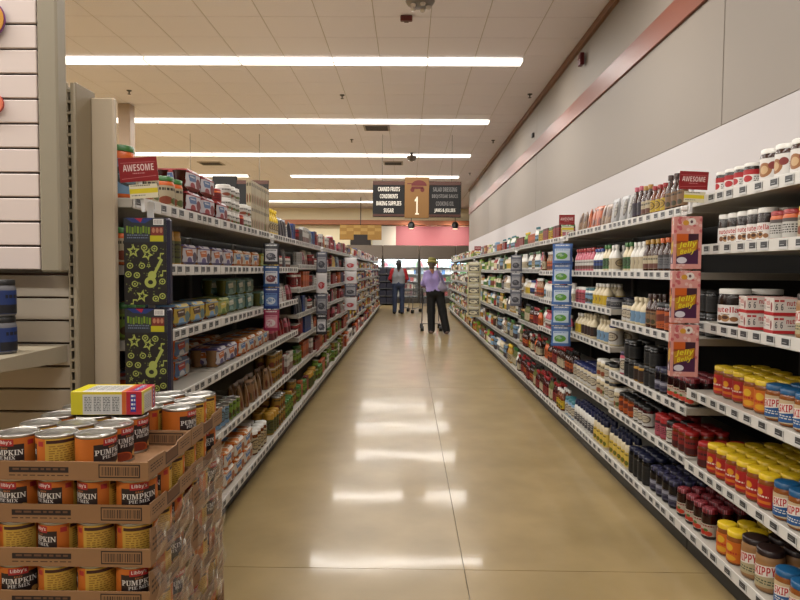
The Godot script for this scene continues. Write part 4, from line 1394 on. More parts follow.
	var mayosw := make_kind("squeeze", "white", "navy", "white", 4, 0.036, 0.19, "white mayonnaise squeeze bottle, navy cap", "mayonnaise_bottle")
	PR[mayosw].l = Color(0.03, 0.05, 0.20)
	var wjar := make_kind("jar", "cream", "white", "cream", 2, 0.046, 0.13, "cream spread jar, white lid, cream label", "sandwich_spread_jar")
	var wjar2 := make_kind("jar", "cream", "black", "white", 1, 0.046, 0.13, "cream spread jar, black lid, white label", "sandwich_spread_jar")
	var crm := make_kind("slim", "cream", "white", "yellow", 1, 0.04, 0.17, "cream dressing bottle, white cap, yellow label", "dressing_bottle")
	var crm2 := make_kind("slim", "cream", "cream", "sky", 1, 0.04, 0.17, "cream dressing bottle, sky blue label", "dressing_bottle")
	var crm3 := make_kind("slim", "cream", "cream", "brown", 4, 0.04, 0.18, "cream dressing bottle, brown label", "dressing_bottle")
	var redcap := make_kind("bottle", "pink", "red", "white", 3, 0.036, 0.185, "pink dressing bottle, red cap, white label", "dressing_bottle")
	var bluec := make_kind("bottle", "white", "blue", "blue", 3, 0.036, 0.17, "white dressing bottle, blue cap, blue label", "dressing_bottle")
	var grn := make_kind("bottle", "cream", "green", "green", 1, 0.036, 0.19, "cream dressing bottle, green cap, green label", "dressing_bottle")
	var pou := make_kind("pouch", "tan", "", "orange", 2, 0.06, 0.16, "orange snack pouch", "topping_pouch")
	var pou2 := make_kind("pouch", "tan", "", "tan", 5, 0.06, 0.15, "tan topping pouch", "topping_pouch")
	var pou3 := make_kind("pouch", "grey", "", "silver", 1, 0.06, 0.17, "silver grey topping pouch", "topping_pouch")
	# bay 1
	var b := LIPR - 0.04
	var L := LIPR
	var y := 0.162
	var w := where(SH[0], bays[0])
	run(1, b, y, w, pbblue, 2.2, 2, 2, 1)
	run(1, b, y, w, pbbrown, 2.42, 2, 2, 1)
	run(1, b, y, w, pbor, 2.66, 2, 4, 1)
	run(1, b, y, w, jamr, 2.92, 3, 4, 1, 0.03, 0.016)
	w = where(SH[1], bays[0])
	y = 0.459
	run(1, L, y, w, pbblue, 2.2, 3, 4, 1)
	run(1, L, y, w, pbred, 2.505, 6, 5, 1)
	run(1, L, y, w, orj, 3.05, 1, 3, 1)
	w = where(SH[2], bays[0])
	y = 0.819
	run(1, L, y, w, pbblue, 2.2, 4, 3, 1, 0.03)
	run(1, L, y, w, pbor, 2.61, 2, 5, 1, 0.05)
	run(1, L, y, w, pbred, 2.83, 3, 3, 1, 0.07)
	w = where(SH[3], bays[0])
	y = 1.162
	run(1, L, y, w, pbbrown, 2.28, 1, 1, 1, 0.02)
	for st in 2: put(box, P3(L + 0.105, y + st * 0.0705, 2.70), -0.18, "red and white snack pack box, " + w, "snack pack boxes, " + w)
	for st in 2: put(box, P3(L + 0.125, y + st * 0.0705, 2.54), -0.18, "red and white snack pack box, " + w, "snack pack boxes, " + w)
	run(1, L, y, w, hazb, 2.87, 1, 2, 1, 0.03)
	run(1, L, y, w, blackj, 3.03, 2, 1, 1, 0.3)
	w = where(SH[4], bays[0])
	y = 1.526
	run(1, L, y, w, pbyel, 2.22, 2, 2, 1)
	run(1, L, y, w, pbclear, 2.4, 2, 2, 1)
	run(1, L, y, w, haz, 2.58, 5, 2, 1, 0.02, 0.004)
	w = where(SH[5], bays[0])
	y = 1.762
	run(1, L, y, w, tub, 2.24, 4, 2, 1, 0.015, 0.012)
	run(1, L, y, w, hazs, 2.70, 4, 2, 1, 0.02, 0.012)
	# bay 2
	w = where(SH[0], bays[1])
	y = 0.162
	run(1, b, y, w, jamr, 3.195, 1, 4, 1, 0.03, 0.016)
	run(1, b, y, w, jamp, 3.30, 4, 4, 1, 0.03, 0.016)
	run(1, b, y, w, jamtall, 3.66, 4, 3, 1)
	run(1, b, y, w, mayosq, 3.97, 5, 2, 1)
	w = where(SH[1], bays[1])
	y = 0.472
	var d := run(1, L, y, w, orj, 3.2, 3, 3, 1)
	d = run(1, L, y, w, jamw, d, 1, 2, 1)
	d = run(1, L, y, w, rubyj, d + 0.01, 2, 3, 1)
	d = run(1, L, y, w, jamw, d + 0.12, 3, 2, 1)
	d = run(1, L, y, w, honey, d + 0.02, 3, 2, 1)
	run(1, L, y, w, wjar, d + 0.01, 1, 2, 1)
	w = where(SH[2], bays[1])
	y = 0.722
	d = run(1, L, y, w, jamr, 3.21, 4, 3, 1)
	d = run(1, L, y, w, jamp, d + 0.03, 2, 2, 1)
	d = run(1, L, y, w, blackj, d + 0.01, 2, 2, 2)
	d = run(1, L, y, w, hexo, d + 0.01, 2, 2, 1)
	d = run(1, L, y, w, blackj, d + 0.01, 2, 2, 2)
	run(1, L, y, w, make_kind("jar", "pink", "purple", "white", 1, 0.04, 0.15, "pink preserve jar, purple lid, white label", "preserve_jar"), d, 1, 1, 1)
	w = where(SH[3], bays[1])
	y = 1.072
	d = run(1, L, y, w, blackj, 3.22, 3, 2, 2, 0.12)
	d = run(1, L, y, w, bigh, d, 2, 1, 1)
	d = run(1, L, y, w, syr4, d, 2, 2, 1)
	fill(1, L, y, w, d, 4.4, 0.26, [crm, crm2, wjar2], 2)
	w = where(SH[4], bays[1])
	y = 1.402
	d = run(1, L, y, w, syr, 3.3, 2, 1, 1)
	d = run(1, L, y, w, syr5, d, 3, 2, 1)
	d = run(1, L, y, w, syr2, d, 3, 2, 1)
	d = run(1, L, y, w, wsq, d, 3, 2, 1)
	run(1, L, y, w, grn, d, 2, 2, 1)
	w = where(SH[5], bays[1])
	y = 1.732
	d = run(1, L, y, w, syr4, 3.38, 3, 1, 1)
	d = run(1, L, y, w, syr3, d, 3, 2, 1)
	d = run(1, L, y, w, syr2, d, 2, 2, 1)
	d = run(1, L, y, w, make_kind("bottle", "brown", "pink", "purple", 1, 0.035, 0.2, "brown syrup bottle, pink cap, purple label", "syrup_bottle"), d, 2, 1, 1)
	run(1, L, y, w, pou3, d, 2, 1, 1)
	# bay 3
	w = where(SH[0], bays[2])
	y = 0.162
	d = run(1, b, y, w, mayosq, 4.42, 4, 2, 1)
	d = run(1, b, y, w, mayosw, d + 0.01, 7, 2, 1)
	run(1, b, y, w, make_kind("jar", "sky", "teal", "white", 1, 0.05, 0.15, "pale blue jar, teal lid, white label", "spread_jar"), d + 0.01, 3, 1, 1)
	w = where(SH[1], bays[2])
	y = 0.492
	d = run(1, L, y, w, wjar2, 4.43, 2, 2, 2)
	d = run(1, L, y, w, wjar, d, 2, 2, 2)
	d = run(1, L, y, w, mayo, d + 0.05, 6, 3, 1)
	w = where(SH[2], bays[2])
	y = 0.882
	d = run(1, L, y, w, mayo, 4.45, 1, 2, 1)
	d = run(1, L, y, w, crm2, d + 0.02, 3, 2, 1)
	d = run(1, L, y, w, crm3, d + 0.1, 4, 2, 1)
	run(1, L, y, w, crm, d + 0.02, 2, 2, 1)
	w = where(SH[3], bays[2])
	y = 1.142
	d = run(1, L, y, w, make_kind("jar", "grey", "navy", "silver", 4, 0.045, 0.08, "short grey jar, navy lid", "spread_jar"), 4.43, 2, 2, 1)
	d = run(1, L, y, w, crm, d, 4, 2, 1)
	d = run(1, L, y, w, make_kind("jar", "white", "teal", "sky", 2, 0.045, 0.13, "white dip jar, teal lid, sky blue label", "dip_jar"), d + 0.02, 2, 2, 1)
	run(1, L, y, w, make_kind("jar", "pink", "white", "pink", 1, 0.045, 0.13, "pink dip jar, white lid, pink label", "dip_jar"), d + 0.02, 3, 2, 1)
	w = where(SH[4], bays[2])
	y = 1.402
	d = run(1, L, y, w, wsq, 4.43, 2, 2, 1)
	d = run(1, L, y, w, grn, d, 2, 2, 1)
	d = run(1, L, y, w, bluec, d, 3, 2, 1)
	run(1, L, y, w, redcap, d + 0.01, 7, 2, 1)
	w = where(SH[5], bays[2])
	y = 1.732
	d = run(1, L, y, w, pou3, 4.43, 1, 1, 1)
	d = run(1, L, y, w, pou2, d, 2, 1, 1)
	d = run(1, L, y, w, pou, d, 3, 1, 1)
	d = run(1, L, y, w, pou2, d + 0.02, 2, 1, 1)
	# bays 4 to 7
	var dress := [grn, bluec, crm, wsq, redcap,
		make_kind("bottle", "white", "green", "white", 1, 0.036, 0.2), make_kind("bottle", "white", "green", "sky", 2, 0.036, 0.2), make_kind("bottle", "tan", "white", "orange", 3, 0.036, 0.2),
		make_kind("bottle", "pink", "white", "white", 0, 0.036, 0.19), make_kind("bottle", "amber", "black", "cream", 1, 0.036, 0.2), make_kind("slim", "white", "red", "white", 4, 0.034, 0.19)]
	var sauce := [make_kind("bottle", "ruby", "red", "red", 1, 0.036, 0.19), make_kind("bottle", "brown", "black", "orange", 3, 0.036, 0.19), make_kind("bottle", "amber", "white", "yellow", 2, 0.036, 0.18),
		make_kind("slim", "brown", "red", "cream", 0, 0.03, 0.2), make_kind("bottle", "orange", "green", "orange", 1, 0.034, 0.18), make_kind("jar", "ruby", "gold", "green", 2, 0.042, 0.13), make_kind("slim", "olive", "black", "cream", 1, 0.03, 0.21)]
	var oils := [make_kind("bottle", "gold", "yellow", "cream", 1, 0.045, 0.24), make_kind("bottle", "cream", "blue", "white", 2, 0.045, 0.24), make_kind("slim", "olive", "green", "cream", 0, 0.034, 0.23), make_kind("slim", "white", "white", "grey", 4, 0.036, 0.2),
		make_kind("can", "silver", "", "sky", 3, 0.034, 0.18), make_kind("bottle", "tan", "brown", "white", 1, 0.045, 0.22), make_kind("slim", "brown", "black", "grey", 1, 0.034, 0.2)]
	var tops := [make_kind("bottle", "lime", "yellow", "green", 1, 0.036, 0.16), make_kind("bottle", "white", "teal", "sky", 2, 0.036, 0.18), make_kind("box", "red", "", "red", 0, 0.06, 0.13), make_kind("box", "cream", "", "orange", 2, 0.06, 0.12), make_kind("bottle", "green", "green", "pink", 0, 0.036, 0.16), make_kind("jar", "olive", "green", "yellow", 1, 0.04, 0.13)]
	for i in range(3, 7):
		var d0 := 1.97 + 1.22 * i
		for s in 6:
			var yy: float = lips[i][s] + T
			var room: float = (lips[i][s + 1] - yy) if s < 5 else 0.24
			var kinds := dress
			if s <= 1: kinds = sauce if i < 5 else oils
			elif s == 2 and i % 2 == 0: kinds = sauce
			elif s == 5: kinds = tops
			if i >= 5 and s > 1 and s < 5: kinds = oils + dress.slice(0, 4)
			fill(1, LIPR if s else b, yy, where(SH[s], bays[i]), d0, d0 + 1.22, room, kinds, 2 if s < 2 and i < 5 else 1)
	for i in range(7, 16):
		var d0 := 1.97 + 1.22 * i
		for s in 6:
			var yy: float = lips[6][s] + T
			far_fill(1, LIPR if s else b, yy, d0, d0 + 1.22, (lips[6][s + 1] - yy) if s < 5 else 0.2, ["white", "cream", "white", "amber", "red", "green", "lime", "gold", "grey", "sky", "brown", "olive", "cream"])
	for k in ["bottles", "jars", "boxes", "pouches"]:
		if far.has(k + "_wall"): far_out(k, "_wall", "far off %s crowding the wall shelves beyond the aisle sign" % k)

func far_out(k: String, suffix: String, label: String) -> void:
	var vm := StandardMaterial3D.new()
	vm.vertex_color_use_as_albedo = true
	vm.vertex_color_is_srgb = true
	vm.roughness = 0.45
	tag(part("distant_" + k, far[k + suffix].mesh(null, true), vm, self), label, k, "", "stuff")

func island_shelving() -> void:
	var bays := ["first fruit bay from end panel", "second fruit bay from end panel", "third fruit bay from end panel", "first baking bay", "second baking bay", "third baking bay", "fourth baking bay"]
	var edge := [2.37, 3.46, 4.68, 5.90, 7.12, 8.34, 9.56, 10.78]
	var six := [0.12, 0.46, 0.80, 1.085, 1.37, 1.62]
	var seven := [[0.12, 0.46, 0.72, 0.94, 1.18, 1.40, 1.62], [0.12, 0.42, 0.66, 0.90, 1.14, 1.38, 1.62], [0.12, 0.44, 0.70, 0.93, 1.16, 1.39, 1.62], [0.12, 0.42, 0.68, 0.92, 1.16, 1.39, 1.62]]
	for i in 17:
		var d0: float = edge[i] if i < 8 else 10.78 + 1.22 * (i - 7)
		var d1: float = edge[i + 1] if i < 7 else d0 + 1.22
		var lp: Array = six if i < 3 else seven[(i - 3) % 4]
		var lab: String = "white metal island shelving unit, " + (bays[i] if i < 7 else "%s far bay past the baking bays" % FAR[i - 7])
		if d0 < 23.0: shelving("shelving_unit", lab, -1, LIPL, BACKL, d0, d1, lp, i < 3, 1.64)
	var T := 0.042
	var b := LIPL - 0.04
	var L := LIPL
	var cw := {}
	for n in [["warm", "white and orange", "orange"], ["blue", "blue", "orange"], ["yellow", "yellow and blue", "amber"], ["red", "red and white", "ruby"], ["purple", "white and purple", "tan"], ["teal", "teal", "olive"], ["green", "pale green", "gold"]]:
		var k := make_kind("cups", n[2], "", "", "cup_" + n[0], 0.095, 0.105, "fruit cup pack, %s sleeve" % n[1])
		PR[k].k = Color.WHITE
		cw[n[0]] = k
	var canister := make_kind("jar", "orange", "green", "sky", 1, 0.055, 0.2, "large orange drink mix canister, green lid", "canister")
	var carrot := make_kind("jar", "orange", "green", "cream", 2, 0.05, 0.14, "orange fruit jar, green lid, cream label", "fruit_jar")
	var bowl := make_kind("tub", "orange", "red", "red", 1, 0.05, 0.075, "orange red fruit bowl", "fruit_bowl")
	var wtub := make_kind("tub", "white", "white", "white", 2, 0.045, 0.075, "small white and purple fruit tub", "fruit_tub")
	var creamb := make_kind("box", "cream", "", "cream", 2, 0.05, 0.165, "tall cream carton", "carton")
	var yelb := make_kind("bottle", "yellow", "yellow", "cream", 1, 0.036, 0.2, "yellow juice bottle, yellow cap", "juice_bottle")
	var navb := make_kind("pouch", "navy", "", "navy", 1, 0.06, 0.16, "navy blue candy pouch")
	var redp := make_kind("pouch", "red", "", "red", 5, 0.055, 0.13, "red candy pouch")
	var whp := make_kind("pouch", "white", "", "white", 0, 0.055, 0.15, "white baking pouch")
	var brp := make_kind("pouch", "brown", "", "tan", 2, 0.06, 0.15, "brown dried fruit pouch")
	var yelp := make_kind("pouch", "yellow", "", "yellow", 1, 0.055, 0.15, "yellow baking pouch")
	var pkp := make_kind("pouch", "pink", "", "pink", 3, 0.055, 0.13, "pink baking pouch")
	var grc := make_kind("can", "silver", "", "lime", 2, 0.038, 0.11, "fruit can, green label")
	var blc := make_kind("can", "silver", "", "sky", 1, 0.038, 0.11, "fruit can, pale blue label")
	var yec := make_kind("can", "silver", "", "gold", 2, 0.042, 0.115, "fruit can, gold label")
	var whj := make_kind("jar", "amber", "white", "cream", 1, 0.042, 0.16, "amber fruit jar, white lid", "fruit_jar")
	var yej := make_kind("jar", "gold", "gold", "olive", 1, 0.042, 0.16, "golden fruit jar, gold lid, olive label", "fruit_jar")
	var grj := make_kind("jar", "olive", "green", "lime", 2, 0.042, 0.14, "olive green jar, green lid", "pickle_jar")
	var rebx := make_kind("box", "red", "", "red", 0, 0.06, 0.15, "red baking mix box", "mix_box")
	var orbx := make_kind("box", "orange", "", "orange", 2, 0.06, 0.16, "orange baking mix box", "mix_box")
	var whbx := make_kind("box", "white", "", "white", 3, 0.06, 0.16, "white and brown baking mix box", "mix_box")
	var blbx := make_kind("box", "blue", "", "blue", 1, 0.06, 0.16, "blue baking mix box", "mix_box")
	var bkbx := make_kind("box", "black", "", "black", 4, 0.05, 0.13, "black baking mix box", "mix_box")
	var whtb := make_kind("tub", "white", "red", "white", 3, 0.045, 0.1, "white frosting tub, red lid", "frosting_tub")
	var d: float
	# top, three bays
	var y: float = six[5] + T
	var w := where(SH[5], bays[0])
	d = run(-1, L, y, w, canister, 2.39, 1, 1, 1, 0.03)
	d = run(-1, L, y, w, carrot, 2.60, 1, 1, 1)
	d = run(-1, L, y, w, carrot, 2.78, 2, 1, 1, 0.02)
	d = run(-1, L, y, w, cw.red, 3.0, 2, 1, 2, 0.015)
	w = where(SH[5], bays[1])
	d = run(-1, L, y, w, cw.red, 3.47, 1, 1, 1, 0.015)
	run(-1, L, y + 0.106, w, bowl, 3.53, 1, 1, 1, 0.03)
	d = run(-1, L, y, w, wtub, d, 3, 1, 3, 0.02)
	d = run(-1, L, y, w, bowl, d, 1, 1, 1, 0.02)
	d = run(-1, L, y, w, wtub, d, 2, 1, 2, 0.02)
	run(-1, L, y, w, creamb, d + 0.01, 4, 1, 2, 0.03)
	w = where(SH[5], bays[2])
	d = run(-1, L, y, w, creamb, 4.72, 1, 1, 2, 0.03)
	d = run(-1, L, y, w, yelb, d + 0.01, 4, 1, 1)
	d = run(-1, L, y, w, navb, d + 0.02, 2, 1, 1)
	fill(-1, L, y, w, d, 5.88, 0.24, [whp, navb, whbx], 1)
	# second shelf
	y = six[4] + T
	w = where(SH[4], bays[0])
	d = run(-1, L, y, w, carrot, 2.38, 2, 1, 1, 0.02)
	d = run(-1, L, y, w, yej, 2.86, 2, 1, 1, 0.05)
	d = run(-1, L, y, w, cw.purple, d + 0.01, 2, 1, 1, 0.05)
	w = where(SH[4], bays[1])
	d = run(-1, L, y, w, cw.purple, 3.50, 2, 1, 1, 0.05)
	d = run(-1, L, y, w, cw.warm, d, 3, 1, 1, 0.05)
	run(-1, L, y, w, cw.teal, 4.1, 2, 1, 1, 0.26)
	w = where(SH[4], bays[2])
	d = run(-1, L, y, w, cw.green, 4.70, 1, 1, 1, 0.05)
	d = run(-1, L, y, w, yelp, d, 2, 1, 1, 0.02)
	fill(-1, L, y, w, d, 5.88, 0.2, [yelp, navb, whtb], 1)
	# third
	y = six[3] + T
	w = where(SH[3], bays[0])
	d = run(-1, L, y, w, grj, 2.40, 2, 1, 1, 0.03)
	d = run(-1, L, y, w, cw.yellow, 2.9, 2, 1, 1, 0.04)
	run(-1, L, y, w, cw.warm, 2.95, 2, 1, 1, 0.26)
	w = where(SH[3], bays[1])
	d = run(-1, L, y, w, cw.yellow, 3.40, 1, 1, 1, 0.05)
	d = run(-1, L, y, w, cw.green, d, 1, 1, 1, 0.05)
	d = run(-1, L, y, w, cw.teal, d + 0.05, 3, 1, 2, 0.08)
	w = where(SH[3], bays[2])
	d = run(-1, L, y, w, cw.teal, 4.70, 1, 1, 1, 0.06)
	d = run(-1, L, y, w, yelp, d, 1, 1, 1)
	fill(-1, L, y, w, d, 5.88, 0.24, [redp, redp, whp, pkp], 1)
	# fourth
	y = six[2] + T
	w = where(SH[2], bays[0])
	run(-1, L, y, w, cw.blue, 2.6, 1, 1, 1, 0.1)
	d = run(-1, L, y, w, cw.blue, 2.9, 2, 1, 2, 0.12)
	w = where(SH[2], bays[1])
	d = run(-1, L, y, w, cw.purple, 3.57, 2, 1, 1, 0.05)
	run(-1, L, y, w, cw.warm, 3.75, 3, 1, 1, 0.27)
	d = run(-1, L, y, w, cw.warm, d + 0.01, 3, 1, 1, 0.04)
	w = where(SH[2], bays[2])
	d = run(-1, L, y, w, cw.warm, 4.71, 1, 1, 1, 0.05)
	fill(-1, L, y, w, d, 5.88, 0.24, [redp, pkp, rebx], 1)
	# fifth
	y = six[1] + T
	w = where(SH[1], bays[0])
	run(-1, L, y, w, grc, 2.9, 6, 2, 1)
	w = where(SH[1], bays[1])
	d = run(-1, L, y, w, blc, 3.48, 3, 2, 1)
	d = run(-1, L, y, w, grc, d, 3, 2, 1)
	d = run(-1, L, y, w, brp, d + 0.01, 5, 2, 1)
	w = where(SH[1], bays[2])
	d = run(-1, L, y, w, brp, 4.70, 2, 2, 1)
	d = run(-1, L, y, w, yec, d, 4, 2, 2)
	fill(-1, L, y, w, d, 5.88, 0.28, [rebx, yec, whbx], 1)
	# bottom
	y = 0.162
	w = where(SH[0], bays[0])
	run(-1, b, y, w, cw.warm, 2.8, 3, 2, 2, 0.03)
	w = where(SH[0], bays[1])
	d = run(-1, b, y, w, cw.warm, 3.50, 3, 2, 2, 0.03)
	d = run(-1, b, y, w, whj, d + 0.01, 4, 2, 1)
	w = where(SH[0], bays[2])
	d = run(-1, b, y, w, yej, 4.70, 3, 2, 1)
	d = run(-1, b, y, w, yec, d, 3, 2, 2)
	d = run(-1, b, y, w, grj, d, 4, 2, 1)
	fill(-1, b, y, w, d, 5.88, 0.28, [yec, yej, rebx], 2)
	# baking bays
	var bake := [make_kind("box", "red", "", "pink", 1, 0.04, 0.165), make_kind("box", "white", "", "white", 4, 0.045, 0.17), make_kind("box", "tan", "", "tan", 3, 0.05, 0.16), make_kind("pouch", "red", "", "red", 0, 0.06, 0.17, "red baking pouch"), make_kind("pouch", "sky", "", "sky", 2, 0.05, 0.16), make_kind("jar", "white", "red", "red", 1, 0.04, 0.15), make_kind("can", "silver", "", "red", 3, 0.04, 0.12), rebx, orbx, whbx, blbx, bkbx, whp, redp, pkp, yelp, whtb, navb, make_kind("pouch", "white", "", "cream", 3, 0.055, 0.15), make_kind("tub", "pink", "white", "pink", 1, 0.045, 0.1), make_kind("box", "silver", "", "silver", 1, 0.05, 0.12), make_kind("jar", "brown", "red", "white", 3, 0.035, 0.1)]
	for i in range(3, 7):
		var lp: Array = seven[i - 3]
		for s in 7:
			var yy: float = lp[s] + T
			var room: float = (lp[s + 1] - yy) if s < 6 else 0.24
			fill(-1, L if s else b, yy, where(SH7[s], bays[i]), edge[i], edge[i + 1], room, [yec, yej, grc, rebx, whbx, orbx, grj] if s < 2 else bake, 1)
	for i in range(7, 17):
		var d0 := 10.78 + 1.22 * (i - 7)
		if d0 >= 23.0: continue
		var lp: Array = seven[(i - 3) % 4]
		for s in 7:
			far_fill(-1, L if s else b, lp[s] + T, d0, d0 + 1.22, (lp[s + 1] - lp[s] - T) if s < 6 else 0.2, ["white", "white", "red", "pink", "cream", "white", "orange", "tan", "ruby", "grey", "yellow", "blue", "brown"])
	for k in ["bottles", "jars", "boxes", "pouches"]:
		if far.has(k + "_island"): far_out(k, "_island", "far off %s crowding the island shelves beyond the aisle sign" % k)

# ---- end of the island: slat wall display ------------------------------------------------------
func end_display() -> void:
	var o := thing("end_display", "beige slat wall end display with slotted post and tall header", "display unit", P3(-1.722, 0, 2.3))
	var cream := M(Color(0.78, 0.73, 0.71), 0.5)
	var slat2 := M(Color(0.68, 0.64, 0.58), 0.5)
	var olive := M(Color(0.52, 0.49, 0.42), 0.5)
	var groove_shade := M(Color(0.27, 0.19, 0.14), 0.8)  # slat backing browned so its colour carries the shade of the grooves
	var post := M(Color(0.58, 0.54, 0.46), 0.45)
	# local frame: origin x -1.7, z 0 at d 2.3; +z towards the camera
	part("header_back", bm(Vector3(1.10, 1.36, 0.03), 0.002, Vector3(-0.045, 2.08, 0.165)), groove_shade, o)
	for k in 17: part("header_slat", bm(Vector3(1.10, 0.0735, 0.016), 0.0025, Vector3(-0.045, 1.43 + 0.08 * k, 0.187)), cream, o)
	part("header_edge", bm(Vector3(0.066, 1.38, 0.06), 0.006, Vector3(0.542, 2.075, 0.17)), olive, o)
	part("lower_back", bm(Vector3(1.1, 1.36, 0.02), 0.002, Vector3(-0.01, 0.70, 0.065)), groove_shade, o)
	for k in 17: part("slat", bm(Vector3(1.1, 0.0735, 0.016), 0.0025, Vector3(-0.005, 0.055 + 0.08 * k, 0.083)), slat2, o)
	# slotted post with real holes
	var g := Geo.new()
	g.box(Vector3(0.550, 1.015, 0.094), Vector3(0.006, 2.03, 0.012), 0.001)
	g.box(Vector3(0.570, 1.015, 0.094), Vector3(0.012, 2.03, 0.012), 0.001)
	for k in 55: g.box(Vector3(0.558, 0.005 + k * 0.037, 0.094), Vector3(0.012, 0.009, 0.012))
	part("slotted_upright", g.mesh(), post, o)
	var core := Geo.new()
	core.box(Vector3(0.549, 1.01, 0.045), Vector3(0.003, 2.02, 0.085), 0.0)
	core.box(Vector3(0.567, 1.01, 0.045), Vector3(0.003, 2.02, 0.085), 0.0)
	core.box(Vector3(0.558, 1.01, 0.004), Vector3(0.018, 2.02, 0.003), 0.0)
	part("upright_channel", core.mesh(), post, o)
	part("side_panel", bm(Vector3(0.008, 2.035, 0.135), 0.002, Vector3(0.573, 1.0175, 0.019)), M(Color(0.48, 0.43, 0.34), 0.5), o)  # darker than the end panel: shade of the aisle-facing side put into its colour
	part("end_panel", bm(Vector3(0.082, 2.01, 0.03), 0.004, Vector3(0.6175, 1.005, -0.03)), M(Color(0.70, 0.645, 0.56), 0.5), o)
	part("rear_board", bm(Vector3(1.17, 1.66, 0.03), 0.002, Vector3(-0.03, 0.83, -0.03)), post, o)
	# shelf with turned down edge
	var s := Geo.new()
	s.prism(PackedVector2Array([Vector2(0.085, 1.13), Vector2(0.085, 1.07), Vector2(0.50, 1.095), Vector2(0.50, 1.13)]), 0.0, 0.004)
	var sh := part("shelf", bm(Vector3(0.98, 0.014, 0.41), 0.003, Vector3(0.04, 1.123, 0.297)), post, o)
	var br := part("shelf_bracket", s.mesh(), post, sh, Vector3(0.534, 0, 0.0))
	br.rotation.y = -PI / 2
	part("shelf_lip", bm(Vector3(0.98, 0.045, 0.01), 0.003, Vector3(0.04, 1.108, 0.506)), post, sh)
	# stacked jars on it
	var jar := make_kind("jar", "grey", "black", "blue", 3, 0.044, 0.115, "grey jar with blue label and black lid", "jar")
	for k in 2:
		for j in 3: put(jar, P3(-1.272 - j * 0.093, 1.131 + k * 0.1155, 1.98), 0.4, ["grey jar with blue label, lower on the end display shelf", "grey jar with blue label, stacked upper on the end display shelf"][k], ["lower jars on the end display", "upper jars on the end display"][k])
	# round paper ornaments hung on the header
	for a in [[-1.245, 1.4 + 0.80, 0.062, Color(0.72, 0.50, 0.10), Color(0.42, 0.2, 0.42), "yellow round paper ornament with purple rim on slat header"], [-1.225, 1.4 + 0.53, 0.032, Color(0.78, 0.40, 0.28), Color(0.62, 0.22, 0.2), "small pink round paper ornament on slat header"]]:
		var q := thing("round_ornament", a[5], "ornament", P3(a[0] - 0.125, a[1], 2.095))
		for k in 2:
			var r: float = a[2] * (1.0 if k == 0 else 0.93)
			var pg := PackedVector2Array()
			for t in 28: pg.append(Vector2(cos(TAU * t / 28), sin(TAU * t / 28)) * r)
			var e := Geo.new()
			e.prism(pg, 0.001 + 0.003 * k, 0.004 + 0.003 * k)
			part(["rim", "face"][k], e.mesh(), M([a[4], a[3]][k], 0.6), q)

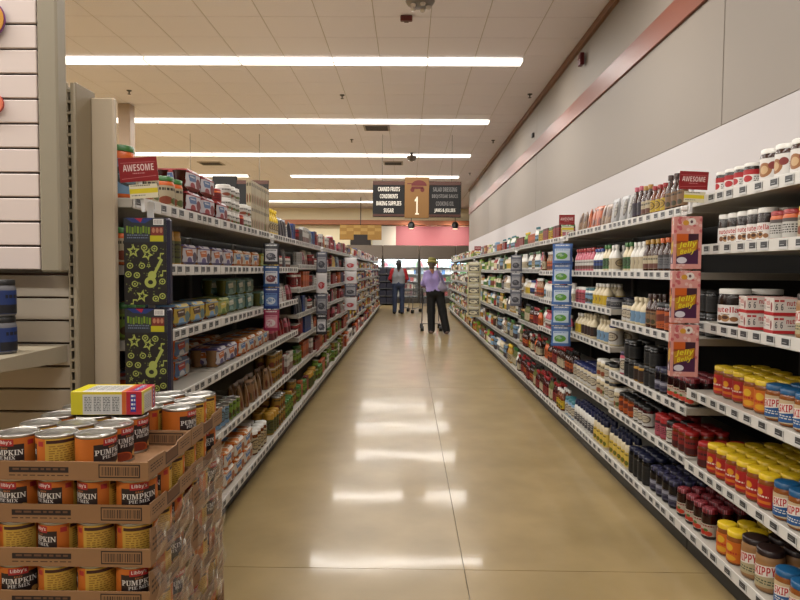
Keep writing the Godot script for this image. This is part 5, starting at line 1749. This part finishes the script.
# ---- pallet of pumpkin cans ----------------------------------------------------------------------
func pumpkin_pallet() -> void:
	var can := make_kind("can", "silver", "", "", "pumpkin", 0.0505, 0.105, "", "pumpkin_can")
	PR[can].k = Color.WHITE
	proto(can)
	var card := M(Color(0.50, 0.36, 0.23), 0.75)
	var X0 := -0.646
	var D0 := 1.575
	var tiers := 7
	var words := ["top", "second", "third", "fourth", "fifth", "sixth", "lowest"]
	var TW := 4 * 0.1016 + 0.012
	var TD := 3 * 0.1016 + 0.008
	var floor_m := bm(Vector3(TW, 0.004, TD), 0.0, Vector3(0, 0.002, 0))
	var fl := Geo.new()
	fl.box(Vector3(0, 0.024, TD / 2), Vector3(TW, 0.048, 0.003), 0.0005)
	var front_m := fl.mesh()
	var sg := Geo.new()
	var poly := PackedVector2Array([Vector2(-TD / 2, 0), Vector2(TD / 2, 0), Vector2(TD / 2, 0.052), Vector2(TD * 0.16, 0.048), Vector2(TD * 0.12, 0.04), Vector2(-TD * 0.12, 0.04), Vector2(-TD * 0.16, 0.048), Vector2(-TD / 2, 0.052)])
	sg.prism(poly, -0.0015, 0.0015)
	var side_m := sg.mesh()
	var tg := Geo.new()
	var th := 0.1
	tg.prism(PackedVector2Array([Vector2(-TD / 2, 0), Vector2(TD / 2, 0), Vector2(TD / 2, th), Vector2(TD * 0.34, th * 0.9), Vector2(TD * 0.2, 0.045), Vector2(-TD * 0.2, 0.045), Vector2(-TD * 0.34, th * 0.9), Vector2(-TD / 2, th)]), -0.0015, 0.0015)
	var tall_m := tg.mesh()
	var print_m := M(Color.WHITE, 0.75, 0.0, "tray_print")
	var side_print := M(Color.WHITE, 0.75, 0.0, "tray_side")
	for t in tiers:
		var y := 0.866 - 0.111 * t
		for k in 2:
			var cz := D0 + TD / 2 + k * (TD + 0.006)
			var cx := X0 - TW / 2
			if t > 0:
				cx += rng.randf_range(-0.004, 0.004)
				cz += rng.randf_range(0.0, 0.005)
			var o := thing("cardboard_tray", "brown cardboard can tray, %s tier, %s" % [words[t], ["front of stack", "back of stack by end display"][k]], "tray", P3(cx, y, cz), 0.0, "cardboard trays of the pumpkin stack")
			part("tray_floor", floor_m, card, o)
			part("front_lip", front_m, print_m, o)
			part("back_lip", front_m, print_m, o, Vector3(0, 0, -TD + 0.003))
			for s in [-1, 1]:
				var q := part("side_lip", side_m if t < 2 else tall_m, side_print, o, Vector3(s * (TW / 2 - 0.0015), 0, 0))
				q.rotation.y = PI / 2
			for c in 4:
				for r in 3:
					if t == 0 and k == 0 and c == 0: continue
					var rr := r + 3 * k
					if t > 0 and not (c == 0 or rr == 0 or (c == 3 and t < 5) or rr == 5): continue
					var turn: float = [1.37, 0.5, -0.95, -0.8, 0.75, 2.2][rng.randi() % 6]
					if t == 0 and k == 0 and c == 1: turn = 2.15
					elif rr == 0 and t < 4: turn = [[0, 0, -0.7, 0.75], [1.4, 0.35, 0.55, 0.75], [-1.0, -0.95, 0.3, -1.0], [1.4, -0.8, -0.9, 1.3]][t][c]
					var at := P3(cx + TW / 2 - 0.006 - 0.0508 - c * 0.1016, y + 0.0042, cz - TD / 2 + 0.004 + 0.0508 + r * 0.1016)
					put(can, at, turn, "pumpkin pie mix can, %s tier, %s tray, %s from the aisle, %s row" % [words[t], ["front", "back"][k], ["first", "second", "third", "fourth"][c], ["front", "middle", "rear"][r]], "pumpkin cans, %s tier %s tray" % [words[t], ["front", "back"][k]])
	# wooden pallet
	var pw := M(Color(0.46, 0.34, 0.2), 0.8)
	var p := thing("wooden_pallet", "wooden pallet under the stacked pumpkin trays", "pallet", P3(X0 - TW / 2, 0, D0 + TD))
	for k in 5: part("deck_board", bm(Vector3(TW + 0.03, 0.02, 0.1), 0.003, Vector3(0, 0.189, -0.26 + 0.13 * k)), pw, p)
	for k in 3: part("stringer", bm(Vector3(0.06, 0.178, 2 * TD), 0.003, Vector3(-TW / 2 + 0.03 + k * (TW / 2 - 0.03), 0.0895, 0)), pw, p)
	# stretch film over the aisle side of the lower tiers
	var film := clear(Color(0.86, 0.82, 0.80), 0.07, 0.2)
	for k in 2:
		var g := Geo.new()
		var z0 := -(D0 + 0.02 + k * (TD + 0.006))
		var N := 22
		var P := []
		for j in N + 1:
			var row := []
			for i in N + 1:
				var u := float(i) / N
				var v := float(j) / N
				var yy := 0.30 + v * (0.80 - 0.30 - (0.05 if k == 0 else 0.0))
				var wob := 0.008 + 0.006 * sin(u * 9.0 + v * 23.0 + k) + 0.004 * sin(u * 21.0 - v * 37.0) + 0.01 * (1.0 - absf(2 * u - 1))
				row.append(Vector3(X0 + wob, yy + 0.006 * sin(u * 14.0), z0 - u * (TD - 0.03)))
			P.append(row)
		for j in N:
			for i in N:
				var a: Vector3 = P[j][i]
				var b: Vector3 = P[j][i + 1]
				var c: Vector3 = P[j + 1][i + 1]
				var e: Vector3 = P[j + 1][i]
				var nn := (b - a).cross(e - a).normalized()
				if nn.x < 0: nn = -nn
				g.quad(a, b, c, e, nn)
		tag(part("stretch_film", g.mesh(), film, self), ["clear stretch film wrapped over the front pumpkin trays", "clear stretch film wrapped over the back pumpkin trays"][k], "plastic film")
	# baking mix box lying on the top cans
	var bg := Geo.new()
	bg.box(Vector3(0, 0.034, 0), Vector3(0.2, 0.068, 0.115), 0.0015)
	var mb := part("mix_carton", bg.mesh(), M(Color.WHITE, 0.4, 0.0, "mix_box"), self, P3(-0.865, 0.9785, 1.865))
	mb.rotation.y = 0.06
	tag(mb, "yellow and red baking mix box lying on the pumpkin cans", "box")

# ---- hanging strips of packs and red shelf cards ----------------------------------------------------
func hang(called: String, texname: String, x: float, dd: float, ytop: float, w: float, h: float, t: float, n: int, turn: float, label: String, category: String, card := false, names: Array = []) -> void:
	var st := thing("clip_strip", "clear hanging clip strip holding %s" % category + "s, " + label, "clip strip", P3(x, ytop + 0.03, dd + t / 2 + 0.012), turn)
	part("strip", bm(Vector3(0.025, n * (h + 0.008) + 0.03, 0.0012), 0.0, Vector3(0, -(n * (h + 0.008) + 0.03) / 2, 0)), clear(Color(0.9, 0.9, 0.9), 0.25), st)
	part("hook", bm(Vector3(0.03, 0.02, 0.012), 0.003, Vector3(0, 0.006, 0)), M(Color(0.85, 0.85, 0.84), 0.3), st)
	for k in n:
		var tn: String = names[k] if names.size() else texname
		var y := ytop - (k + 1) * (h + 0.008)
		var m := M(Color.WHITE, 0.35, 0.0, tn)
		var o: MeshInstance3D
		if card:
			o = part(called, bm(Vector3(w, h, t), 0.002, Vector3(0, h / 2, 0)), m, self, P3(x, y, dd))
		else:
			var q := Geo.new()
			q.add(pouch_geo(w, h, t), Transform3D())
			o = part(called, q.mesh(), m, self, P3(x, y, dd))
		o.rotation.y = turn + rng.randf_range(-0.04, 0.04)
		tag(o, "%s, number %s down the strip" % [label, ["one", "two", "three", "four", "five"][k]], category)

func strips_and_talkers() -> void:
	# printed bags at the island end
	for k in 2:
		var o := thing("treat_bag", ["black bag printed with yellow green stars and guitars, hung highest", "black bag printed with yellow green stars and guitars, hung below"][k], "bag", P3(-0.94, 1.592 - (k + 1) * 0.325, 2.31))
		var g := Geo.new()
		g.box(Vector3(0, 0.157, 0), Vector3(0.166, 0.314, 0.036), 0.008)
		part("bag", g.mesh(), M(Color(0.055, 0.05, 0.16), 0.45), o)
		part("printed_face", bm(Vector3(0.153, 0.31, 0.002), 0.0, Vector3(-0.004, 0.157, 0.0187)), M(Color.WHITE, 0.4, 0.0, "treat_bag"), o)
	tag(part("clip_strip", bm(Vector3(0.025, 0.72, 0.0015), 0.0), M(Color(0.8, 0.8, 0.8), 0.3), self, P3(-0.94, 1.28, 2.333)), "white clip strip holding the star and guitar bags", "clip strip")
	hang("jelly_bean_box", "jelly", 1.305, 3.03, 1.668, 0.125, 0.245, 0.045, 3, -0.12, "pink and orange jelly bean box", "box", true)
	hang("hanging_bag", "pack_sky", 1.29, 5.38, 1.64, 0.165, 0.165, 0.04, 5, -0.25, "blue and white bag", "bag")
	hang("hanging_bag", "pack_bw", -0.945, 4.42, 1.585, 0.11, 0.145, 0.03, 4, 0.2, "small printed hanging bag", "bag", false, ["pack_bw", "pack_bluewhite", "pack_blue", "pack_pink"])
	hang("hanging_bag", "pack_grey", -0.945, 7.0, 1.60, 0.12, 0.22, 0.03, 4, 0.2, "grey and white hanging bag", "bag", false, ["pack_grey", "pack_redwhite", "pack_grey", "pack_bw"])
	hang("hanging_bag", "pack_redwhite", -0.905, 10.1, 1.6, 0.2, 0.2, 0.04, 4, 0.2, "white and red hanging bag", "bag", false, ["pack_redwhite", "pack_redwhite", "pack_grey", "pack_redwhite"])
	hang("hanging_bag", "pack_grey", 1.315, 7.8, 1.60, 0.14, 0.2, 0.04, 3, -0.25, "grey pouch", "pouch")
	hang("hanging_bag", "pack_cream", 1.25, 12.1, 1.57, 0.26, 0.2, 0.05, 5, -0.25, "cream printed pouch", "pouch")
	# red cards
	for a in [[-0.955, 1.70, 2.28, 0.2, 0.10, "red AWESOME card above island fruit shelves"], [1.345, 1.785, 3.07, -0.12, -0.06, "red AWESOME card above the jelly bean boxes"], [1.35, 1.79, 5.5, -0.2, 0.0, "red AWESOME card above the blue bags"], [1.34, 1.78, 12.4, -0.2, 0.0, "red AWESOME card far along the wall shelves"]]:
		var o := thing("shelf_card", a[5], "sign", P3(a[0], a[1], a[2]), a[3])
		o.rotation.z = a[4]
		part("card", bm(Vector3(0.13, 0.085, 0.002), 0.0, Vector3(0, 0.05, 0)), M(Color.WHITE, 0.35, 0.0, "talker"), o)
		part("price_slip", bm(Vector3(0.095, 0.05, 0.002), 0.0, Vector3(0.01, -0.028, 0.003)), M(Color.WHITE, 0.4, 0.0, "offer"), o)
		part("holder", bm(Vector3(0.012, 0.16, 0.003), 0.0, Vector3(0.0, -0.02, -0.004)), M(Color(0.75, 0.75, 0.75), 0.3), o)

func cart(label: String, at: Vector3, turn: float) -> void:
	var o := thing("shopping_cart", label, "shopping cart", at, turn)
	var steel := M(Color(0.36, 0.36, 0.38), 0.35, 0.7)
	# local: pusher stands at +z, basket towards -z
	var g := Geo.new()
	var W := 0.24
	for k in 9:
		var z := -0.08 - k * 0.1
		var top := 0.98 - k * 0.005
		var bot := 0.58 + k * 0.012
		var w := W - k * 0.006
		g.tube([Vector3(-w, top, z), Vector3(-w + 0.03, bot, z), Vector3(w - 0.03, bot, z), Vector3(w, top, z)], 0.004, 5)
	for y in 5:
		var yy := 0.6 + y * 0.09
		var w := W - 0.03 + y * 0.0075
		g.tube([Vector3(-w, yy, -0.06), Vector3(-w + 0.04, yy, -0.9), Vector3(w - 0.04, yy, -0.9), Vector3(w, yy, -0.06)], 0.004, 5)
	part("basket", g.mesh(), steel, o)
	var f := Geo.new()
	for s in [-1, 1]:
		f.tube([Vector3(s * W, 1.02, 0.06), Vector3(s * W, 0.95, -0.04), Vector3(s * 0.21, 0.55, -0.06), Vector3(s * 0.23, 0.14, 0.02), Vector3(s * 0.2, 0.16, -0.8), Vector3(s * 0.2, 0.6, -0.86)], 0.012, 6)
	f.tube([Vector3(-0.22, 0.15, -0.3), Vector3(0.22, 0.15, -0.3)], 0.01, 6)
	part("frame", f.mesh(), steel, o)
	var h := Geo.new()
	h.tube([Vector3(-W, 1.02, 0.06), Vector3(W, 1.02, 0.06)], 0.016, 8)
	part("handle", h.mesh(), M(Color(0.30, 0.05, 0.05), 0.4), o)
	for s in [-1, 1]:
		for z in [0.0, -0.78]:
			var wh := Geo.new()
			wh.tube([Vector3(s * 0.215 - 0.014, 0.06, z), Vector3(s * 0.215 + 0.014, 0.06, z)], 0.06, 14)
			var wp := part("wheel", wh.mesh(), M(Color(0.04, 0.04, 0.04), 0.5), o)
			var fk := Geo.new()
			fk.tube([Vector3(s * 0.215, 0.16, z), Vector3(s * 0.215 + 0.022, 0.11, z), Vector3(s * 0.215 + 0.022, 0.06, z)], 0.007, 5)
			part("caster_fork", fk.mesh(), steel, wp)

func hand(bones: Array, wrist: Vector3, ahead: Vector3, across: Vector3, down: Vector3, skin: Color, thumb_side: float) -> void:
	# palm along `ahead`, fingers curl over a bar towards `down`
	var knuckle := wrist + ahead * 0.085
	for i in 4: bones.append([wrist + across * (i - 1.5) * 0.012, knuckle + across * (i - 1.5) * 0.021, 0.015, 0.0125, skin])
	var ln := [0.036, 0.042, 0.039, 0.03]
	for i in 4:
		var a := knuckle + across * (i - 1.5) * 0.021
		var b: Vector3 = a + (ahead * 0.6 + down * 0.8) * ln[i]
		var c: Vector3 = b + (down * 0.95 - ahead * 0.35) * ln[i] * 0.75
		bones.append([a, b, 0.0098, 0.009, skin])
		bones.append([b, c, 0.009, 0.0078, skin])
	var t0 := wrist + ahead * 0.025 + across * thumb_side * 0.022
	var t1 := t0 + (across * thumb_side * 0.7 + ahead * 0.7 + down * 0.2).normalized() * 0.042
	bones.append([t0, t1, 0.0125, 0.0105, skin])
	bones.append([t1, t1 + (ahead * 0.7 + down * 0.6).normalized() * 0.03, 0.0105, 0.0085, skin])

func people() -> void:
	var vm := StandardMaterial3D.new()
	vm.vertex_color_use_as_albedo = true
	vm.vertex_color_is_srgb = true
	vm.roughness = 0.8
	var V := func(x: float, y: float, z: float) -> Vector3: return Vector3(x, y, z)
	# --- shopper in lavender, leaning on a cart; local z- is ahead
	var lav := Color(0.56, 0.50, 0.70)
	var blk := Color(0.03, 0.03, 0.035)
	var skin := Color(0.62, 0.44, 0.34)
	var shoe := Color(0.50, 0.43, 0.40)
	var B := []
	var hl := Vector3(-0.11, 0.93, 0.02)
	var hr := Vector3(0.08, 0.92, 0.02)
	B.append([Vector3(-0.08, 0.92, 0.03), Vector3(0.06, 0.92, 0.03), 0.125, 0.125, blk])
	B.append([hl, Vector3(-0.10, 0.50, 0.0), 0.105, 0.09, blk])
	B.append([Vector3(-0.10, 0.50, 0.0), Vector3(-0.09, 0.09, 0.03), 0.09, 0.08, blk])
	B.append([hr, Vector3(0.15, 0.50, 0.02), 0.105, 0.092, blk])
	B.append([Vector3(0.15, 0.50, 0.02), Vector3(0.24, 0.09, 0.06), 0.092, 0.082, blk])
	for s in [[-0.10, 0.03], [0.25, 0.06]]:
		B.append([Vector3(s[0], 0.045, s[1] + 0.04), Vector3(s[0] + 0.01, 0.035, s[1] - 0.14), 0.042, 0.034, shoe])
		B.append([Vector3(s[0] - 0.02, 0.032, s[1] - 0.02), Vector3(s[0] - 0.01, 0.03, s[1] - 0.13), 0.03, 0.028, shoe])
	# trunk, leaning ahead
	B.append([Vector3(-0.09, 0.98, 0.03), Vector3(-0.13, 1.16, -0.04), 0.125, 0.115, lav])
	B.append([Vector3(0.05, 0.98, 0.03), Vector3(0.0, 1.16, -0.04), 0.125, 0.115, lav])
	B.append([Vector3(-0.13, 1.16, -0.04), Vector3(-0.17, 1.32, -0.12), 0.115, 0.085, lav])
	B.append([Vector3(0.0, 1.16, -0.04), Vector3(0.03, 1.32, -0.12), 0.115, 0.085, lav])
	B.append([Vector3(-0.10, 1.33, -0.12), Vector3(-0.09, 1.44, -0.16), 0.06, 0.052, skin])
	# arms to the cart handle
	for s in [[-0.21, -0.28, -0.20], [0.07, 0.16, 0.06]]:
		B.append([Vector3(s[0], 1.32, -0.12), Vector3(s[1], 1.10, -0.10), 0.062, 0.052, lav])
		B.append([Vector3(s[1], 1.10, -0.10), Vector3(s[2], 1.04, -0.32), 0.052, 0.036, lav])
		B.append([Vector3(s[2], 1.04, -0.30), Vector3(s[2], 1.045, -0.36), 0.03, 0.026, skin])
	var g := Geo.new()
	flesh(B, 0.0125, 0.04, g)
	for s in [-0.20, 0.06]:
		var H := []
		hand(H, Vector3(s, 1.05, -0.35), Vector3(0, 0, -1), Vector3(1, 0, 0), Vector3(0, -1, 0), skin, 1.0 if s < 0 else -1.0)
		flesh(H, 0.004, 0.007, g)
	# head with face turned ahead
	var F := []
	var hc := Vector3(-0.09, 1.53, -0.19)
	F.append([hc + Vector3(0, 0.02, 0.02), hc + Vector3(0, 0.02, -0.02), 0.088, 0.082, skin])
	F.append([hc + Vector3(0, -0.05, -0.03), hc + Vector3(0, -0.075, -0.055), 0.058, 0.035, skin])
	F.append([hc + Vector3(0, 0.0, -0.095), hc + Vector3(0, -0.025, -0.108), 0.009, 0.014, skin])
	F.append([hc + Vector3(-0.02, -0.052, -0.088), hc + Vector3(0.02, -0.052, -0.088), 0.008, 0.008, Color(0.5, 0.25, 0.22)])
	for s in [-1, 1]:
		F.append([hc + Vector3(s * 0.032, 0.012, -0.092), hc + Vector3(s * 0.034, 0.012, -0.092), 0.011, 0.011, Color(0.12, 0.09, 0.08)])
		F.append([hc + Vector3(s * 0.088, 0.01, 0.0), hc + Vector3(s * 0.09, -0.03, -0.005), 0.014, 0.01, skin])
	flesh(F, 0.006, 0.014, g)
	var at := P3(0.62, 0, 14.2)
	var o := thing("person", "shopper in lavender blouse, black trousers and yellow green hat leaning on a cart", "person", at)
	part("body", g.mesh(null, true), vm, o)
	# hat, hair and shoulder bag
	var hat := Geo.new()
	hat.lathe([Vector2(0.128, -0.004), Vector2(0.124, 0.006), Vector2(0.105, 0.025), Vector2(0.10, 0.075), Vector2(0.075, 0.115), Vector2(0, 0.13)], 22)
	var ho := part("hat", hat.mesh(), M(Color(0.42, 0.40, 0.12), 0.85), o, hc + Vector3(0, 0.035, 0.01))
	ho.rotation = Vector3(-0.15, 0, -0.12)
	var band := Geo.new()
	band.lathe([Vector2(0.106, 0.026), Vector2(0.104, 0.05)], 22)
	part("hat_band", band.mesh(), M(Color(0.72, 0.68, 0.45), 0.8), ho)
	var hair := Geo.new()
	flesh([[hc + Vector3(0, 0.02, 0.035), hc + Vector3(0, -0.05, 0.045), 0.085, 0.06, Color.WHITE]], 0.01, 0.01, hair)
	part("hair", hair.mesh(), M(Color(0.35, 0.30, 0.26), 0.8), o)
	var bag := Geo.new()
	flesh([[Vector3(0.11, 1.12, 0.10), Vector3(0.15, 1.0, 0.11), 0.05, 0.075, Color.WHITE], [Vector3(0.08, 1.02, 0.12), Vector3(0.20, 1.0, 0.09), 0.06, 0.06, Color.WHITE]], 0.012, 0.05, bag)
	var bo := thing("shoulder_bag", "pale shoulder bag hanging on the shopper in lavender", "bag", at)
	part("pouch", bag.mesh(), M(Color(0.50, 0.47, 0.54), 0.7), bo)
	var strap := Geo.new()
	strap.tube([Vector3(0.13, 1.12, 0.10), Vector3(0.05, 1.36, -0.02), Vector3(0.04, 1.41, -0.12), Vector3(0.06, 1.36, -0.2)], 0.012, 6)
	part("strap", strap.mesh(), M(Color(0.50, 0.47, 0.54), 0.7), bo)
	cart("grey wire shopping cart pushed by the shopper in lavender", P3(0.55, 0, 14.68), 0.0)
	# --- shopper with red sleeves
	var red := Color(0.56, 0.06, 0.10)
	var gry := Color(0.44, 0.45, 0.46)
	var jean := Color(0.17, 0.21, 0.30)
	skin = Color(0.36, 0.22, 0.15)
	B = []
	B.append([Vector3(-0.08, 0.94, 0.0), Vector3(0.08, 0.94, 0.0), 0.125, 0.125, jean])
	for s in [-1, 1]:
		B.append([Vector3(s * 0.10, 0.92, 0), Vector3(s * 0.115, 0.50, -0.01), 0.10, 0.078, jean])
		B.append([Vector3(s * 0.115, 0.50, -0.01), Vector3(s * 0.12, 0.09, 0.02), 0.078, 0.066, jean])
		B.append([Vector3(s * 0.125, 0.045, 0.06), Vector3(s * 0.14, 0.036, -0.13), 0.044, 0.036, Color(0.07, 0.06, 0.06)])
		B.append([Vector3(s * 0.08, 1.0, 0.0), Vector3(s * 0.085, 1.2, 0.0), 0.122, 0.115, gry])
		B.append([Vector3(s * 0.085, 1.2, 0.0), Vector3(s * 0.10, 1.36, -0.01), 0.115, 0.085, gry])
		B.append([Vector3(s * 0.19, 1.39, -0.01), Vector3(s * 0.27, 1.13, -0.02), 0.07, 0.058, red])
		B.append([Vector3(s * 0.27, 1.13, -0.02), Vector3(s * 0.22, 1.03, -0.26), 0.056, 0.042, red])
		B.append([Vector3(s * 0.22, 1.03, -0.26), Vector3(s * 0.20, 1.04, -0.33), 0.034, 0.028, skin])
	B.append([Vector3(0, 1.40, -0.01), Vector3(0, 1.5, -0.02), 0.06, 0.055, skin])
	g = Geo.new()
	flesh(B, 0.014, 0.04, g)
	for s in [-1, 1]:
		var H := []
		hand(H, Vector3(s * 0.20, 1.045, -0.32), Vector3(0, 0, -1), Vector3(1, 0, 0), Vector3(0, -1, 0), skin, -s)
		flesh(H, 0.004, 0.007, g)
	hc = Vector3(0, 1.59, -0.03)
	F = []
	F.append([hc + Vector3(0, 0.02, 0.02), hc + Vector3(0, 0.02, -0.02), 0.088, 0.082, skin])
	F.append([hc + Vector3(0, -0.05, -0.03), hc + Vector3(0, -0.075, -0.055), 0.058, 0.035, skin])
	F.append([hc + Vector3(0, 0.0, -0.095), hc + Vector3(0, -0.025, -0.108), 0.009, 0.014, skin])
	F.append([hc + Vector3(-0.02, -0.052, -0.088), hc + Vector3(0.02, -0.052, -0.088), 0.008, 0.008, Color(0.3, 0.13, 0.12)])
	for s in [-1, 1]:
		F.append([hc + Vector3(s * 0.032, 0.012, -0.092), hc + Vector3(s * 0.034, 0.012, -0.092), 0.011, 0.011, Color(0.06, 0.05, 0.05)])
		F.append([hc + Vector3(s * 0.088, 0.01, 0.0), hc + Vector3(s * 0.09, -0.03, -0.005), 0.014, 0.01, skin])
	flesh(F, 0.006, 0.014, g)
	o = thing("person", "shopper with red sleeves, grey vest and blue jeans standing at a cart", "person", P3(-0.30, 0, 20.4))
	part("body", g.mesh(null, true), vm, o)
	hair = Geo.new()
	flesh([[hc + Vector3(0, 0.045, 0.02), hc + Vector3(0, 0.03, 0.02), 0.098, 0.098, Color.WHITE], [hc + Vector3(0, 0.0, 0.05), hc + Vector3(0, -0.14, 0.06), 0.075, 0.05, Color.WHITE]], 0.01, 0.03, hair)
	part("hair", hair.mesh(), M(Color(0.03, 0.025, 0.025), 0.7), o)
	cart("grey wire shopping cart beside the shopper with red sleeves", P3(-0.05, 0, 20.85), -0.35)
